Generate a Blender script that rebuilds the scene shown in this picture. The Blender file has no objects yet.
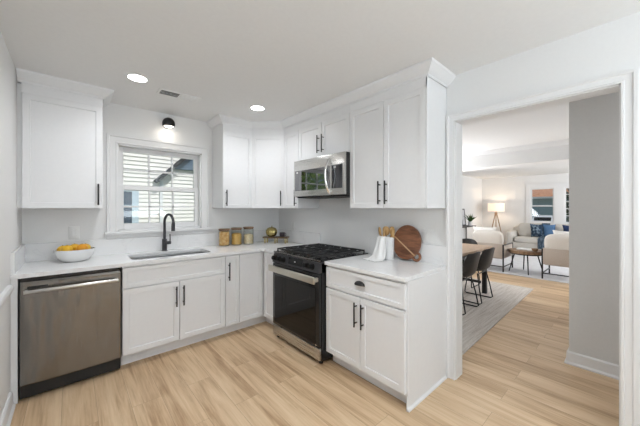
import bpy, bmesh, math, random
from mathutils import Vector, Matrix
random.seed(7)
PI = math.pi
S = bpy.context.scene
COL = S.collection

# ------------------------------------------------------------------ camera
cd = bpy.data.cameras.new('camera')
cam = bpy.data.objects.new('camera', cd)
COL.objects.link(cam)
cam.location = (-2.314, -3.534, 1.384)
cam.rotation_euler = (PI / 2, 0, -0.7263)
cd.sensor_width = 36.0
cd.lens = 279.32 / 640 * 36
cd.shift_y = -0.0075
cd.clip_start = 0.02
cd.clip_end = 300
S.camera = cam

# ------------------------------------------------------------------ world, sun, exposure
W = bpy.data.worlds.new('world')
S.world = W
W.use_nodes = True
wt = W.node_tree
wt.nodes.clear()
sky = wt.nodes.new('ShaderNodeTexSky')
sky.sky_type = 'NISHITA'
sky.sun_disc = False
sky.sun_elevation = math.radians(50)
sky.sun_rotation = math.radians(200)
bgn = wt.nodes.new('ShaderNodeBackground')
bgn.inputs['Strength'].default_value = 0.05
won = wt.nodes.new('ShaderNodeOutputWorld')
wt.links.new(sky.outputs[0], bgn.inputs[0])
wt.links.new(bgn.outputs[0], won.inputs[0])

def lamp(name, kind, loc, rot=(0, 0, 0), energy=10, color=(1, 1, 1), **kw):
    l = bpy.data.lights.new(name, kind)
    l.energy = energy
    l.color = color
    for k, v in kw.items():
        setattr(l, k, v)
    o = bpy.data.objects.new(name, l)
    COL.objects.link(o)
    o.location = loc
    o.rotation_euler = rot
    return o

lamp('sun', 'SUN', (0, -20, 30), (math.radians(38), 0, math.radians(10)), 1.9, (1, .98, .95), angle=math.radians(1.5))
# added area fills on out-of-view walls, brightening the rooms and ceilings
lamp('fill_kitchen_rear', 'AREA', (-1.32, -5.93, 1.3), (PI / 2 + 1.4, 0, 0), 60, (.83, .925, 1), shape='RECTANGLE', size=2.2, size_y=1.7)
lamp('fill_kitchen_side', 'AREA', (-2.60, -4.75, 1.3), (PI / 2 + 1.1, 0, -PI / 2), 6, (.83, .925, 1), shape='RECTANGLE', size=1.7, size_y=1.7)
lamp('fill_dining', 'AREA', (3.15, 0.12, 1.5), (PI / 2 + .7, 0, PI), 62, (.95, .97, 1), shape='RECTANGLE', size=1.6, size_y=1.3)
lamp('fill_living', 'AREA', (6.6, -5.4, 1.5), (PI / 2, 0, 0), 62, (.92, .96, 1), shape='RECTANGLE', size=3.2, size_y=1.7)
S.view_settings.view_transform = 'Standard'
S.view_settings.look = 'None'
S.view_settings.exposure = 0.9
S.view_settings.gamma = 1.0
S.view_settings.use_curve_mapping = False

# ------------------------------------------------------------------ materials
def mat(name, color, rough=.5, metal=0.0, spec=.5, **kw):
    m = bpy.data.materials.new(name)
    m.use_nodes = True
    b = m.node_tree.nodes['Principled BSDF']
    b.inputs['Base Color'].default_value = (*color, 1)
    b.inputs['Roughness'].default_value = rough
    b.inputs['Metallic'].default_value = metal
    b.inputs['Specular IOR Level'].default_value = spec
    for k, v in kw.items():
        b.inputs[k].default_value = v
    return m

def nd(m, t, **kw):
    n = m.node_tree.nodes.new(t)
    for k, v in kw.items():
        setattr(n, k, v)
    return n

def lk(m, a, b):
    m.node_tree.links.new(a, b)

def ramp(m, fac, stops):
    r = nd(m, 'ShaderNodeValToRGB')
    e = r.color_ramp.elements
    while len(e) < len(stops):
        e.new(.5)
    for i, (p, c) in enumerate(stops):
        e[i].position = p
        e[i].color = (*c, 1)
    lk(m, fac, r.inputs[0])
    return r.outputs[0]

def coords(m, scale, kind='Object', rot=(0, 0, 0)):
    t = nd(m, 'ShaderNodeTexCoord')
    mp = nd(m, 'ShaderNodeMapping')
    mp.inputs['Scale'].default_value = scale
    mp.inputs['Rotation'].default_value = rot
    lk(m, t.outputs[kind], mp.inputs[0])
    return mp.outputs[0]

def noise(m, vec, scale, detail=4, rough=.55, dist=0):
    n = nd(m, 'ShaderNodeTexNoise')
    n.inputs['Scale'].default_value = scale
    n.inputs['Detail'].default_value = detail
    n.inputs['Roughness'].default_value = rough
    n.inputs['Distortion'].default_value = dist
    lk(m, vec, n.inputs['Vector'])
    return n.outputs['Fac']

def BS(m):
    return m.node_tree.nodes['Principled BSDF']

def bump(m, h, strength, dist=.01):
    b = nd(m, 'ShaderNodeBump')
    b.inputs['Strength'].default_value = strength
    b.inputs['Distance'].default_value = dist
    lk(m, h, b.inputs['Height'])
    lk(m, b.outputs[0], BS(m).inputs['Normal'])

def noisy(name, c1, c2, scale, rough=.6, vscale=(1, 1, 1), bumpy=0, detail=4, lo=.35, hi=.65, kind='Object', **kw):
    m = mat(name, c1, rough, **kw)
    f = noise(m, coords(m, vscale, kind), scale, detail)
    lk(m, ramp(m, f, [(lo, c1), (hi, c2)]), BS(m).inputs['Base Color'])
    if bumpy:
        bump(m, f, bumpy)
    return m

M = {}
M['wall'] = noisy('wall_paint', (.81, .81, .805), (.82, .82, .815), 60, .75, bumpy=.03)
M['ceiling'] = noisy('ceiling_paint', (.80, .80, .795), (.815, .815, .81), 40, .85, bumpy=.03)
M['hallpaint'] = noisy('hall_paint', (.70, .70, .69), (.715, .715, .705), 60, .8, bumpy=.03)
M['trim'] = mat('trim_paint', (.80, .80, .80), .4)
M['cab'] = noisy('cabinet_paint', (.80, .805, .815), (.812, .817, .825), 30, .38)
M['black'] = mat('black_metal', (.018, .018, .019), .42, .3)
M['knobblack'] = mat('knob_black', (.006, .006, .006), .5, 0, .2)
M['panelgrey'] = mat('dark_grey_panel', (.03, .03, .033), .3)
M['gunmetal'] = mat('gunmetal', (.07, .07, .078), .35, .8)
M['blackglass'] = mat('black_glass', (.006, .006, .006), .04, 0, .3)
M['mirrorglass'] = mat('mirrored_dark_glass', (.27, .27, .275), .03, 1)
M['panelglass'] = mat('dark_panel_glass', (.12, .12, .125), .06, 1)
M['enamel'] = mat('black_enamel', (.012, .012, .013), .22)
M['iron'] = mat('cast_iron', (.02, .02, .021), .55)
M['darkvoid'] = mat('dark_plastic', (.012, .012, .012), .6)
M['white'] = mat('white_plastic', (.82, .82, .81), .35)
M['ceramic'] = mat('white_ceramic', (.85, .85, .84), .25)
M['chrome'] = mat('chrome', (.75, .75, .74), .14, 1)

def steel(name, c, rough, vs):
    m = mat(name, c, rough, 1.0)
    f = noise(m, coords(m, vs), 1.0, 3)
    bump(m, f, .035, .002)
    r = nd(m, 'ShaderNodeMapRange')
    r.inputs['To Min'].default_value = rough - .05
    r.inputs['To Max'].default_value = rough + .07
    lk(m, f, r.inputs['Value'])
    lk(m, r.outputs[0], BS(m).inputs['Roughness'])
    return m
def wavy(m, sc, st):
    b0 = BS(m).inputs['Normal'].links[0].from_node
    n = noise(m, coords(m, sc), 1.0, 2)
    b = nd(m, 'ShaderNodeBump'); b.inputs['Strength'].default_value = st; b.inputs['Distance'].default_value = .05
    lk(m, n, b.inputs['Height']); lk(m, b.outputs[0], b0.inputs['Normal'])
M['steel'] = steel('brushed_steel', (.56, .55, .53), .27, (3, 3, 400))
M['steel_warm'] = steel('brushed_steel_warm', (.62, .59, .52), .3, (3, 3, 300))
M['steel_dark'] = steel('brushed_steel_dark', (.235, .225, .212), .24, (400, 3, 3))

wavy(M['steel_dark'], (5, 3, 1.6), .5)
# quartz with faint grey veins
m = M['quartz'] = mat('white_quartz', (.84, .84, .84), .16)
v = coords(m, (1, 1, 1))
w = noise(m, v, 1.6, 7, .6, 1.6)
q = nd(m, 'ShaderNodeMath', operation='SUBTRACT'); q.inputs[1].default_value = .5; lk(m, w, q.inputs[0])
a = nd(m, 'ShaderNodeMath', operation='ABSOLUTE'); lk(m, q.outputs[0], a.inputs[0])
lk(m, ramp(m, a.outputs[0], [(0, (.78, .78, .785)), (.012, (.84, .84, .84)), (.2, (.85, .85, .85))]), BS(m).inputs['Base Color'])

# oak plank floor, planks run along Y
m = M['floor'] = mat('oak_planks', (.5, .35, .2), .42)
tc = nd(m, 'ShaderNodeTexCoord')
sx = nd(m, 'ShaderNodeSeparateXYZ'); lk(m, tc.outputs['Object'], sx.inputs[0])
cb = nd(m, 'ShaderNodeCombineXYZ'); lk(m, sx.outputs[1], cb.inputs[0]); lk(m, sx.outputs[0], cb.inputs[1])
br = nd(m, 'ShaderNodeTexBrick', offset=.37, offset_frequency=2)
lk(m, cb.outputs[0], br.inputs['Vector'])
for k, val in (('Scale', 1.0), ('Brick Width', 1.22), ('Row Height', .182), ('Mortar Size', .0009), ('Mortar Smooth', .1), ('Bias', 0.0)):
    br.inputs[k].default_value = val
br.inputs['Color1'].default_value = (0, 0, 0, 1)
br.inputs['Color2'].default_value = (1, 1, 1, 1)
br.inputs['Mortar'].default_value = (.5, .5, .5, 1)
# each plank gets its own slice of the grain
sh = nd(m, 'ShaderNodeVectorMath', operation='MULTIPLY_ADD')
lk(m, br.outputs['Color'], sh.inputs[0]); sh.inputs[1].default_value = (7.3, 3.1, 5.7); lk(m, cb.outputs[0], sh.inputs[2])
mp1 = nd(m, 'ShaderNodeMapping'); mp1.inputs['Scale'].default_value = (.8, 9, 1); lk(m, sh.outputs[0], mp1.inputs[0])
g1 = noise(m, mp1.outputs[0], 1.3, 5, .6, .6)
mp2 = nd(m, 'ShaderNodeMapping'); mp2.inputs['Scale'].default_value = (2.2, 70, 1); lk(m, sh.outputs[0], mp2.inputs[0])
g2 = noise(m, mp2.outputs[0], 1.2, 4, .6)
mx = nd(m, 'ShaderNodeMath', operation='MULTIPLY_ADD'); lk(m, g2, mx.inputs[0]); mx.inputs[1].default_value = .38; lk(m, g1, mx.inputs[2])
mx2 = nd(m, 'ShaderNodeMath', operation='MULTIPLY_ADD'); lk(m, br.outputs['Color'], mx2.inputs[0]); mx2.inputs[1].default_value = .13; lk(m, mx.outputs[0], mx2.inputs[2])
grain = ramp(m, mx2.outputs[0], [(.44, (.25, .14, .068)), (.60, (.46, .30, .17)), (.76, (.62, .44, .27)), (.95, (.72, .545, .36))])
mm = nd(m, 'ShaderNodeMix', data_type='RGBA'); lk(m, br.outputs['Fac'], mm.inputs[0]); lk(m, grain, mm.inputs[6]); mm.inputs[7].default_value = (.32, .21, .125, 1)
lk(m, mm.outputs[2], BS(m).inputs['Base Color'])
bump(m, mx.outputs[0], .06, .003)

def wood(name, c1, c2, vs, rough=.45, sc=1.0, rot=(0, 0, 0)):
    m = mat(name, c1, rough)
    f = noise(m, coords(m, vs, 'Object', rot), sc, 5, .6, .8)
    lk(m, ramp(m, f, [(.32, c1), (.68, c2)]), BS(m).inputs['Base Color'])
    return m
M['walnut'] = wood('walnut', (.11, .038, .017), (.29, .12, .055), (5, 30, 30), rot=(0, .61, 0))
M['maple'] = wood('maple', (.52, .33, .17), (.64, .44, .25), (6, 30, 30))
M['spoonwood'] = wood('beech', (.50, .29, .11), (.62, .40, .18), (20, 20, 4))
M['tablewood'] = wood('table_oak', (.34, .22, .14), (.50, .35, .24), (4, 40, 4))
M['lampwood'] = wood('lamp_oak', (.26, .16, .09), (.38, .25, .15), (20, 20, 3))
M['lidwood'] = wood('lid_acacia', (.16, .09, .05), (.28, .17, .09), (30, 8, 8))
M['riserwood'] = wood('dark_riser_wood', (.07, .04, .02), (.15, .09, .045), (8, 30, 8))
M['stoolwood'] = wood('rustic_wood', (.16, .09, .05), (.30, .19, .11), (8, 30, 8))
M['gold'] = mat('aged_gold', (.50, .41, .17), .25, 1)
M['plum'] = mat('plum_glaze', (.06, .045, .055), .3)
M['lemon'] = noisy('lemon_peel', (.84, .46, .02), (.88, .54, .04), 40, .45, bumpy=.2)
M['orange'] = noisy('orange_peel', (.80, .33, .015), (.84, .38, .02), 60, .45, bumpy=.2)
M['leafgreen'] = mat('leaf', (.05, .12, .02), .5)
M['linen'] = noisy('linen', (.83, .83, .82), (.86, .86, .85), 120, .9, bumpy=.1)
M['leather'] = noisy('black_leather', (.015, .013, .012), (.024, .021, .019), 50, .5, bumpy=.08)
M['sofa'] = noisy('oatmeal_fabric', (.60, .57, .52), (.66, .63, .58), 160, .95, bumpy=.15)
M['greige'] = noisy('greige_fabric', (.40, .34, .29), (.47, .41, .355), 140, .95, bumpy=.15)
M['cream'] = noisy('cream_fabric', (.62, .58, .53), (.68, .64, .59), 140, .95, bumpy=.15)
M['whitefab'] = noisy('white_fabric', (.76, .74, .71), (.82, .80, .77), 140, .95, bumpy=.15)
M['navyfloral'] = noisy('navy_print', (.02, .045, .085), (.22, .30, .38), 14, .9, lo=.48, hi=.56)
M['bluethrow'] = noisy('blue_throw', (.06, .10, .15), (.24, .32, .40), 22, .95, vscale=(1, 3, .4), lo=.42, hi=.6)
M['bluepillow'] = noisy('blue_pillow', (.07, .15, .29), (.10, .20, .35), 60, .9)
M['navy'] = noisy('navy_pillow', (.014, .03, .09), (.02, .042, .12), 60, .9)
m = M['rug'] = mat('woven_rug', (.6, .55, .5), .95)
f1 = noise(m, coords(m, (1.2, 26, 1)), 1.6, 5, .65)
f2 = noise(m, coords(m, (30, 60, 1)), 1.5, 3, .6)
ad = nd(m, 'ShaderNodeMath', operation='MULTIPLY_ADD'); lk(m, f2, ad.inputs[0]); ad.inputs[1].default_value = .45; lk(m, f1, ad.inputs[2])
lk(m, ramp(m, ad.outputs[0], [(.5, (.36, .31, .27)), (.66, (.52, .47, .42)), (.85, (.64, .60, .56))]), BS(m).inputs['Base Color'])
bump(m, f2, .3, .004)
M['palerug'] = noisy('pale_rug', (.62, .62, .64), (.72, .72, .74), 9, .95, detail=6)

def emit(name, color, strength, base=(.8, .8, .8)):
    return mat(name, base, .5, **{'Emission Color': (*color, 1), 'Emission Strength': strength})
M['diffuser'] = emit('led_diffuser', (1, .97, .92), 9)
M['bulb'] = emit('warm_bulb', (1, .9, .75), 4)
M['shade'] = emit('lit_linen_shade', (1, .74, .52), .42, (.75, .68, .6))

def glassy(name, tint, rough=.02, spec=.5):
    m = bpy.data.materials.new(name)
    m.use_nodes = True
    t = m.node_tree
    t.nodes.clear()
    tr = t.nodes.new('ShaderNodeBsdfTransparent'); tr.inputs[0].default_value = (*tint, 1)
    gl = t.nodes.new('ShaderNodeBsdfGlossy'); gl.inputs['Roughness'].default_value = rough
    lw = t.nodes.new('ShaderNodeLayerWeight'); lw.inputs[0].default_value = .5
    pw = t.nodes.new('ShaderNodeMath'); pw.operation = 'POWER'; pw.inputs[1].default_value = 4
    t.links.new(lw.outputs['Facing'], pw.inputs[0])
    fr = t.nodes.new('ShaderNodeMath'); fr.operation = 'MULTIPLY_ADD'; fr.inputs[1].default_value = .5; fr.inputs[2].default_value = .035
    t.links.new(pw.outputs[0], fr.inputs[0])
    mx = t.nodes.new('ShaderNodeMixShader')
    o = t.nodes.new('ShaderNodeOutputMaterial')
    t.links.new(fr.outputs[0], mx.inputs[0]); t.links.new(tr.outputs[0], mx.inputs[1]); t.links.new(gl.outputs[0], mx.inputs[2])
    t.links.new(mx.outputs[0], o.inputs[0])
    return m
M['pane'] = glassy('window_glass', (.96, .97, .97))
M['jar'] = glassy('jar_glass', (.93, .94, .93), .03)

# outdoors
m = M['siding'] = mat('lap_siding', (.85, .83, .78), .6)
M['bluesiding'] = mat('blue_siding', (.33, .42, .47), .6)
M['shingle'] = noisy('blue_grey_shingle', (.09, .14, .20), (.15, .21, .28), 8, .8, vscale=(1, 1, 6))
M['tileroof'] = noisy('orange_brown_shingle', (.48, .22, .12), (.60, .31, .18), 3, .8, vscale=(1, 1, 5))
M['gutter'] = mat('dark_gutter', (.03, .033, .036), .5)
M['extwhite'] = mat('exterior_white', (.82, .83, .84), .5)
M['extblue'] = mat('pale_blue_frame', (.55, .66, .74), .5)
M['carpaint'] = mat('white_car_paint', (.80, .80, .80), .2)
M['tyre'] = mat('tyre_rubber', (.02, .02, .02), .8)
M['tail'] = mat('red_lamp', (.45, .02, .02), .3)
M['grass'] = noisy('lawn', (.08, .15, .03), (.14, .22, .05), 5, .9, detail=8)
M['asphalt'] = noisy('asphalt', (.25, .25, .25), (.32, .32, .32), 20, .9)
M['foliage'] = noisy('tree_leaves', (.22, .38, .07), (.46, .62, .18), 3, .6)
M['hedgeleaf'] = noisy('dark_leaves', (.025, .05, .015), (.06, .10, .03), 3, .6)
M['bark'] = noisy('bark', (.10, .07, .05), (.17, .12, .09), 8, .9)

# ------------------------------------------------------------------ mesh helpers
class MB:
    def __init__(s):
        s.bm = bmesh.new()
    def box(s, x0, x1, y0, y1, z0, z1, bev=0, seg=2):
        r = bmesh.ops.create_cube(s.bm, size=1)
        vs = r['verts']
        for v_ in vs:
            v_.co = Vector(((x0 + x1) / 2 + v_.co.x * (x1 - x0), (y0 + y1) / 2 + v_.co.y * (y1 - y0), (z0 + z1) / 2 + v_.co.z * (z1 - z0)))
        if bev:
            es = list({e for v_ in vs for e in v_.link_edges})
            bmesh.ops.bevel(s.bm, geom=es, offset=bev, segments=seg, profile=.5, affect='EDGES')
        return s
    def cyl(s, p0, p1, r, r2=None, seg=16, cap=True):
        return s.tube([p0, p1], r, seg, [r, r if r2 is None else r2], cap)
    def tube(s, pts, r, seg=10, radii=None, cap=True, flat=1.0):
        pts = [Vector(p) for p in pts]
        n = len(pts)
        radii = radii or [r] * n
        T = []
        for i in range(n):
            d = (pts[min(i + 1, n - 1)] - pts[max(i - 1, 0)])
            T.append(d.normalized() if d.length > 1e-9 else Vector((0, 0, 1)))
        ref = Vector((0, 0, 1)) if abs(T[0].z) < .9 else Vector((1, 0, 0))
        N = (ref - T[0] * ref.dot(T[0])).normalized()
        rings = []
        for i in range(n):
            N = (N - T[i] * N.dot(T[i]))
            N = N.normalized() if N.length > 1e-6 else T[i].orthogonal().normalized()
            B = T[i].cross(N)
            rings.append([s.bm.verts.new(pts[i] + (N * math.cos(2 * PI * k / seg) + B * math.sin(2 * PI * k / seg) * flat) * radii[i]) for k in range(seg)])
        for a, b in zip(rings, rings[1:]):
            for k in range(seg):
                s.bm.faces.new((a[k], a[(k + 1) % seg], b[(k + 1) % seg], b[k]))
        if cap:
            s.bm.faces.new(rings[0][::-1]); s.bm.faces.new(rings[-1])
        return s
    def torus(s, c, R, r, axis='Z', seg=24, ms=8, sq=1.0):
        rings = []
        for i in range(seg):
            t = 2 * PI * i / seg
            ring = []
            for k in range(ms):
                f = 2 * PI * k / ms
                a_, b_, h = (R + r * math.cos(f)) * math.cos(t), (R + r * math.cos(f)) * math.sin(t) * sq, r * math.sin(f)
                p = {'Z': (a_, b_, h), 'Y': (a_, h, b_), 'X': (h, a_, b_)}[axis]
                ring.append(s.bm.verts.new(Vector(c) + Vector(p)))
            rings.append(ring)
        for i in range(seg):
            a, b = rings[i], rings[(i + 1) % seg]
            for k in range(ms):
                s.bm.faces.new((a[k], a[(k + 1) % ms], b[(k + 1) % ms], b[k]))
        return s
    def lathe(s, prof, c=(0, 0, 0), seg=32, sx=1, sy=1):
        c = Vector(c)
        rings = []
        for r, z in prof:
            if r < 1e-6:
                rings.append([s.bm.verts.new(c + Vector((0, 0, z)))])
            else:
                rings.append([s.bm.verts.new(c + Vector((r * sx * math.cos(2 * PI * k / seg), r * sy * math.sin(2 * PI * k / seg), z))) for k in range(seg)])
        for a, b in zip(rings, rings[1:]):
            for k in range(seg):
                k2 = (k + 1) % seg
                if len(a) == 1 and len(b) == 1: continue
                if len(a) == 1: s.bm.faces.new((a[0], b[k2], b[k]))
                elif len(b) == 1: s.bm.faces.new((a[k], a[k2], b[0]))
                else: s.bm.faces.new((a[k], a[k2], b[k2], b[k]))
        return s
    def prism(s, poly, z0, z1, bev=0):
        a = [s.bm.verts.new((x, y, z0)) for x, y in poly]
        b = [s.bm.verts.new((x, y, z1)) for x, y in poly]
        n = len(poly)
        fs = [s.bm.faces.new(a[::-1]), s.bm.faces.new(b)]
        for i in range(n):
            fs.append(s.bm.faces.new((a[i], a[(i + 1) % n], b[(i + 1) % n], b[i])))
        if bev:
            es = list({e for f in fs for e in f.edges})
            bmesh.ops.bevel(s.bm, geom=es, offset=bev, segments=2, profile=.5, affect='EDGES')
        return s
    def holed(s, outer, hole, z0, z1):
        """slab with one hole"""
        for z, flip in ((z0, True), (z1, False)):
            es = []
            for loop in (outer, hole):
                vs = [s.bm.verts.new((x, y, z)) for x, y in loop]
                es += [s.bm.edges.new((vs[i], vs[(i + 1) % len(vs)])) for i in range(len(vs))]
                if flip:
                    setattr(s, '_l%d' % (loop is hole), vs)
                else:
                    lo = getattr(s, '_l%d' % (loop is hole))
                    for i in range(len(vs)):
                        j = (i + 1) % len(vs)
                        s.bm.faces.new((lo[i], lo[j], vs[j], vs[i]))
            bmesh.ops.triangle_fill(s.bm, use_beauty=True, use_dissolve=True, edges=es)
        bmesh.ops.recalc_face_normals(s.bm, faces=s.bm.faces)
        return s
    def ball(s, c, rx, ry=None, rz=None, seg=24, e=1.0):
        ry = ry or rx; rz = rz or rx
        c = Vector(c)
        def p(v_, k): return math.copysign(abs(v_) ** k, v_)
        rings = []
        n = seg // 2
        for i in range(n + 1):
            f = -PI / 2 + PI * i / n
            if i in (0, n):
                rings.append([s.bm.verts.new(c + Vector((0, 0, rz * (-1 if i == 0 else 1))))])
                continue
            rings.append([s.bm.verts.new(c + Vector((rx * p(math.cos(f), e) * p(math.cos(2 * PI * k / seg), e), ry * p(math.cos(f), e) * p(math.sin(2 * PI * k / seg), e), rz * p(math.sin(f), e)))) for k in range(seg)])
        for a, b in zip(rings, rings[1:]):
            for k in range(seg):
                k2 = (k + 1) % seg
                if len(a) == 1: s.bm.faces.new((a[0], b[k2], b[k]))
                elif len(b) == 1: s.bm.faces.new((a[k], a[k2], b[0]))
                else: s.bm.faces.new((a[k], a[k2], b[k2], b[k]))
        return s
    def soft(s, x0, x1, y0, y1, z0, z1, e=.42, seg=32):
        """a padded cushion block"""
        return s.ball(((x0 + x1) / 2, (y0 + y1) / 2, (z0 + z1) / 2), (x1 - x0) / 2, (y1 - y0) / 2, (z1 - z0) / 2, seg, e)
    def pillow(s, w, h, t, n=12):
        """square throw pillow standing in the XZ plane, pinched corners"""
        V = {}
        for side in (-1, 1):
            for i in range(n + 1):
                for j in range(n + 1):
                    a, b = 2 * i / n - 1, 2 * j / n - 1
                    if side == 1 and (abs(a) == 1 or abs(b) == 1):
                        V[side, i, j] = V[-1, i, j]; continue
                    th = t / 2 * ((1 - a * a) * (1 - b * b)) ** .45
                    k = 1 - .10 * (1 - abs(b) ** 2) * abs(a) ** 3
                    k2 = 1 - .10 * (1 - abs(a) ** 2) * abs(b) ** 3
                    V[side, i, j] = s.bm.verts.new((a * w / 2 * k, side * th, b * h / 2 * k2))
        for side in (-1, 1):
            for i in range(n):
                for j in range(n):
                    q = [V[side, i, j], V[side, i + 1, j], V[side, i + 1, j + 1], V[side, i, j + 1]]
                    s.bm.faces.new(q if side == -1 else q[::-1])
        return s
    def sweep(s, path, prof, side=1):
        """mitred moulding: path of (x, y), profile of (out, z); out is to the right of the path for side=1"""
        P = [Vector((x, y)) for x, y in path]
        n = len(P)
        def nor(a, b):
            d = (b - a).normalized()
            return Vector((d.y, -d.x)) * side
        rings = []
        for i in range(n):
            n1 = nor(P[max(i - 1, 0)], P[max(i - 1, 0) + 1])
            n2 = nor(P[min(i, n - 2)], P[min(i, n - 2) + 1])
            mdir = (n1 + n2)
            mdir = mdir / (1 + n1.dot(n2))
            rings.append([s.bm.verts.new((P[i].x + mdir.x * o, P[i].y + mdir.y * o, z)) for o, z in prof])
        k = len(prof)
        for a, b in zip(rings, rings[1:]):
            for j in range(k):
                s.bm.faces.new((a[j], a[(j + 1) % k], b[(j + 1) % k], b[j]))
        s.bm.faces.new(rings[0][::-1]); s.bm.faces.new(rings[-1])
        bmesh.ops.recalc_face_normals(s.bm, faces=s.bm.faces)
        return s
    def xf(s, loc=(0, 0, 0), rot=(0, 0, 0)):
        mt = Matrix.Translation(loc) @ Matrix.Rotation(rot[2], 4, 'Z') @ Matrix.Rotation(rot[1], 4, 'Y') @ Matrix.Rotation(rot[0], 4, 'X')
        bmesh.ops.transform(s.bm, matrix=mt, verts=s.bm.verts)
        return s
    def add(s, other):
        me_ = bpy.data.meshes.new('tmp'); other.bm.to_mesh(me_); s.bm.from_mesh(me_); bpy.data.meshes.remove(me_); return s
    def build(s, name, material, parent=None, smooth=True, angle=35, base=True):
        bmesh.ops.recalc_face_normals(s.bm, faces=s.bm.faces)
        vs = [v_.co for v_ in s.bm.verts]
        lo = Vector([min(c[i] for c in vs) for i in range(3)]); hi = Vector([max(c[i] for c in vs) for i in range(3)])
        org = (lo + hi) / 2
        if parent is None:
            org.z = lo.z
            if not base: org = Vector((0, 0, 0))
        bmesh.ops.translate(s.bm, vec=-org, verts=s.bm.verts)
        me_ = bpy.data.meshes.new(name)
        s.bm.to_mesh(me_); s.bm.free()
        me_.materials.append(material if not isinstance(material, str) else M[material])
        if smooth:
            me_.shade_smooth()
            me_.set_sharp_from_angle(angle=math.radians(angle))
        o = bpy.data.objects.new(name, me_)
        COL.objects.link(o)
        o.parent = parent
        pw = Vector(parent['_w']) if parent is not None else Vector((0, 0, 0))
        o.location = org - pw
        o['_w'] = tuple(org)
        return o

def tag(o, label, cat, group=None):
    o['label'] = label; o['category'] = cat
    if group: o['group'] = group
    return o

def thing(name, label, cat, loc=(0, 0, 0), group=None):
    o = bpy.data.objects.new(name, None)
    o.empty_display_size = .1
    COL.objects.link(o)
    o.location = loc; o['_w'] = tuple(loc)
    return tag(o, label, cat, group)

def struct(o):
    o['kind'] = 'structure'
    return o

def place(o, loc, rz=0, rot=None):
    o.location = loc
    o.rotation_euler = rot or (0, 0, rz)
    return o

def copy_tree(o, parent=None):
    c = o.copy(); COL.objects.link(c)
    if parent is not None: c.parent = parent
    for ch in list(o.children): copy_tree(ch, c)
    return c

# ------------------------------------------------------------------ room shell
H = 2.456
XL = -2.638      # left kitchen wall
YB = -6.0        # wall behind the camera
XF = 9.0         # far living room wall
struct(MB().box(XL - .1, XF + .1, YB - .1, .32, -.1, 0).build('floor', 'floor', base=False))
struct(MB().box(XL - .1, XF + .1, YB - .1, .32, H, H + .1).build('ceiling', 'ceiling', base=False))
# window wall: opening x -1.96..-1.13, z 1.14..2.05
WX0, WX1, WZ0, WZ1 = -1.965, -1.125, 1.14, 2.052
w_ = MB()
w_.box(XL - .1, WX0, 0, .14, 0, H).box(WX1, .12, 0, .14, 0, H).box(WX0, WX1, 0, .14, 0, WZ0).box(WX0, WX1, 0, .14, WZ1, H)
struct(w_.build('wall_back', 'wall', base=False))
w_ = MB()
w_.box(XL - .1, XL, -3.85, 0, 0, H).box(XL - .1, XL, YB, -5.65, 0, H).box(XL - .1, XL, -5.65, -3.85, 0, .6).box(XL - .1, XL, -5.65, -3.85, 2.4, H).box(XL - .13, XL - .1, -5.7, -3.8, .5, H)
struct(w_.build('wall_left', 'wall', base=False))
# range wall with the wide cased opening
DY0, DY1, DZ = -3.49, -2.566, 2.092
w_ = MB()
w_.box(0, .12, DY1, 0, 0, H).box(0, .12, YB, DY0, 0, H).box(0, .12, DY0, DY1, DZ, H)
struct(w_.build('wall_right', 'wall', base=False))
struct(MB().box(XL - .1, XF + .1, YB - .1, YB, 0, H).build('wall_front', 'wall', base=False))
struct(MB().box(.12, XF + .1, .2, .32, 0, H).build('wall_dining', 'wall', base=False))
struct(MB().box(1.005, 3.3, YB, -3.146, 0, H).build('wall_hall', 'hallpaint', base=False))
struct(MB().box(3.3, XF, -5.62, -5.5, 0, H).build('wall_living', 'wall', base=False))
# far wall with window opening y -1.86..-1.24, z .95..2.03 and a narrow one beside it
FZ0, FZ1 = .92, 2.03
ops = [(-1.86, -1.25), (-2.62, -2.10)]
w_ = MB()
ys = [.2, ops[0][1], ops[0][0], ops[1][1], ops[1][0], -5.5]
for k in (0, 2, 4):
    w_.box(XF, XF + .12, ys[k + 1], ys[k], 0, H)
for a_, b_ in ops:
    w_.box(XF, XF + .12, a_, b_, 0, FZ0).box(XF, XF + .12, a_, b_, FZ1, H)
struct(w_.build('wall_far', 'wall', base=False))
# dropped beam between dining and living
struct(MB().box(3.49, 3.85, -3.146, .2, 2.155, H).build('beam', 'wall', base=False))
cp = [(0, H - .075), (.012, H - .07), (.05, H - .03), (.06, H), (0, H)]
struct(MB().sweep([(3.49, .2), (3.49, -3.146)], cp, 1).build('trim_beam', 'trim'))

# baseboards
bb = [(0, 0), (.016, 0), (.016, .085), (.008, .10), (0, .10)]
shoe = [(0, 0), (.03, 0), (.03, .012), (.018, .025), (.016, .10), (.008, .11), (0, .11)]
struct(MB().sweep([(XL, YB), (XL, -.66)], shoe, 1).build('baseboard_left', 'trim'))
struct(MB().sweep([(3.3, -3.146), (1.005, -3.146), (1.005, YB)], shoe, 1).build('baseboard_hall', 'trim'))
struct(MB().sweep([(.12, .2), (XF, .2)], bb, 1).build('baseboard_dining', 'trim'))
struct(MB().sweep([(XF, .2), (XF, -5.5)], bb, 1).build('baseboard_far', 'trim'))
struct(MB().sweep([(0, -3.56), (0, YB)], bb, 1).build('baseboard_right', 'trim'))
# chair rail on the left wall
rail = [(0, .79), (.012, .79), (.014, .81), (.028, .83), (.028, .845), (.02, .86), (0, .862)]
struct(MB().sweep([(XL, YB), (XL, -.72)], rail, 1).build('trim_left', 'trim'))

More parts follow.
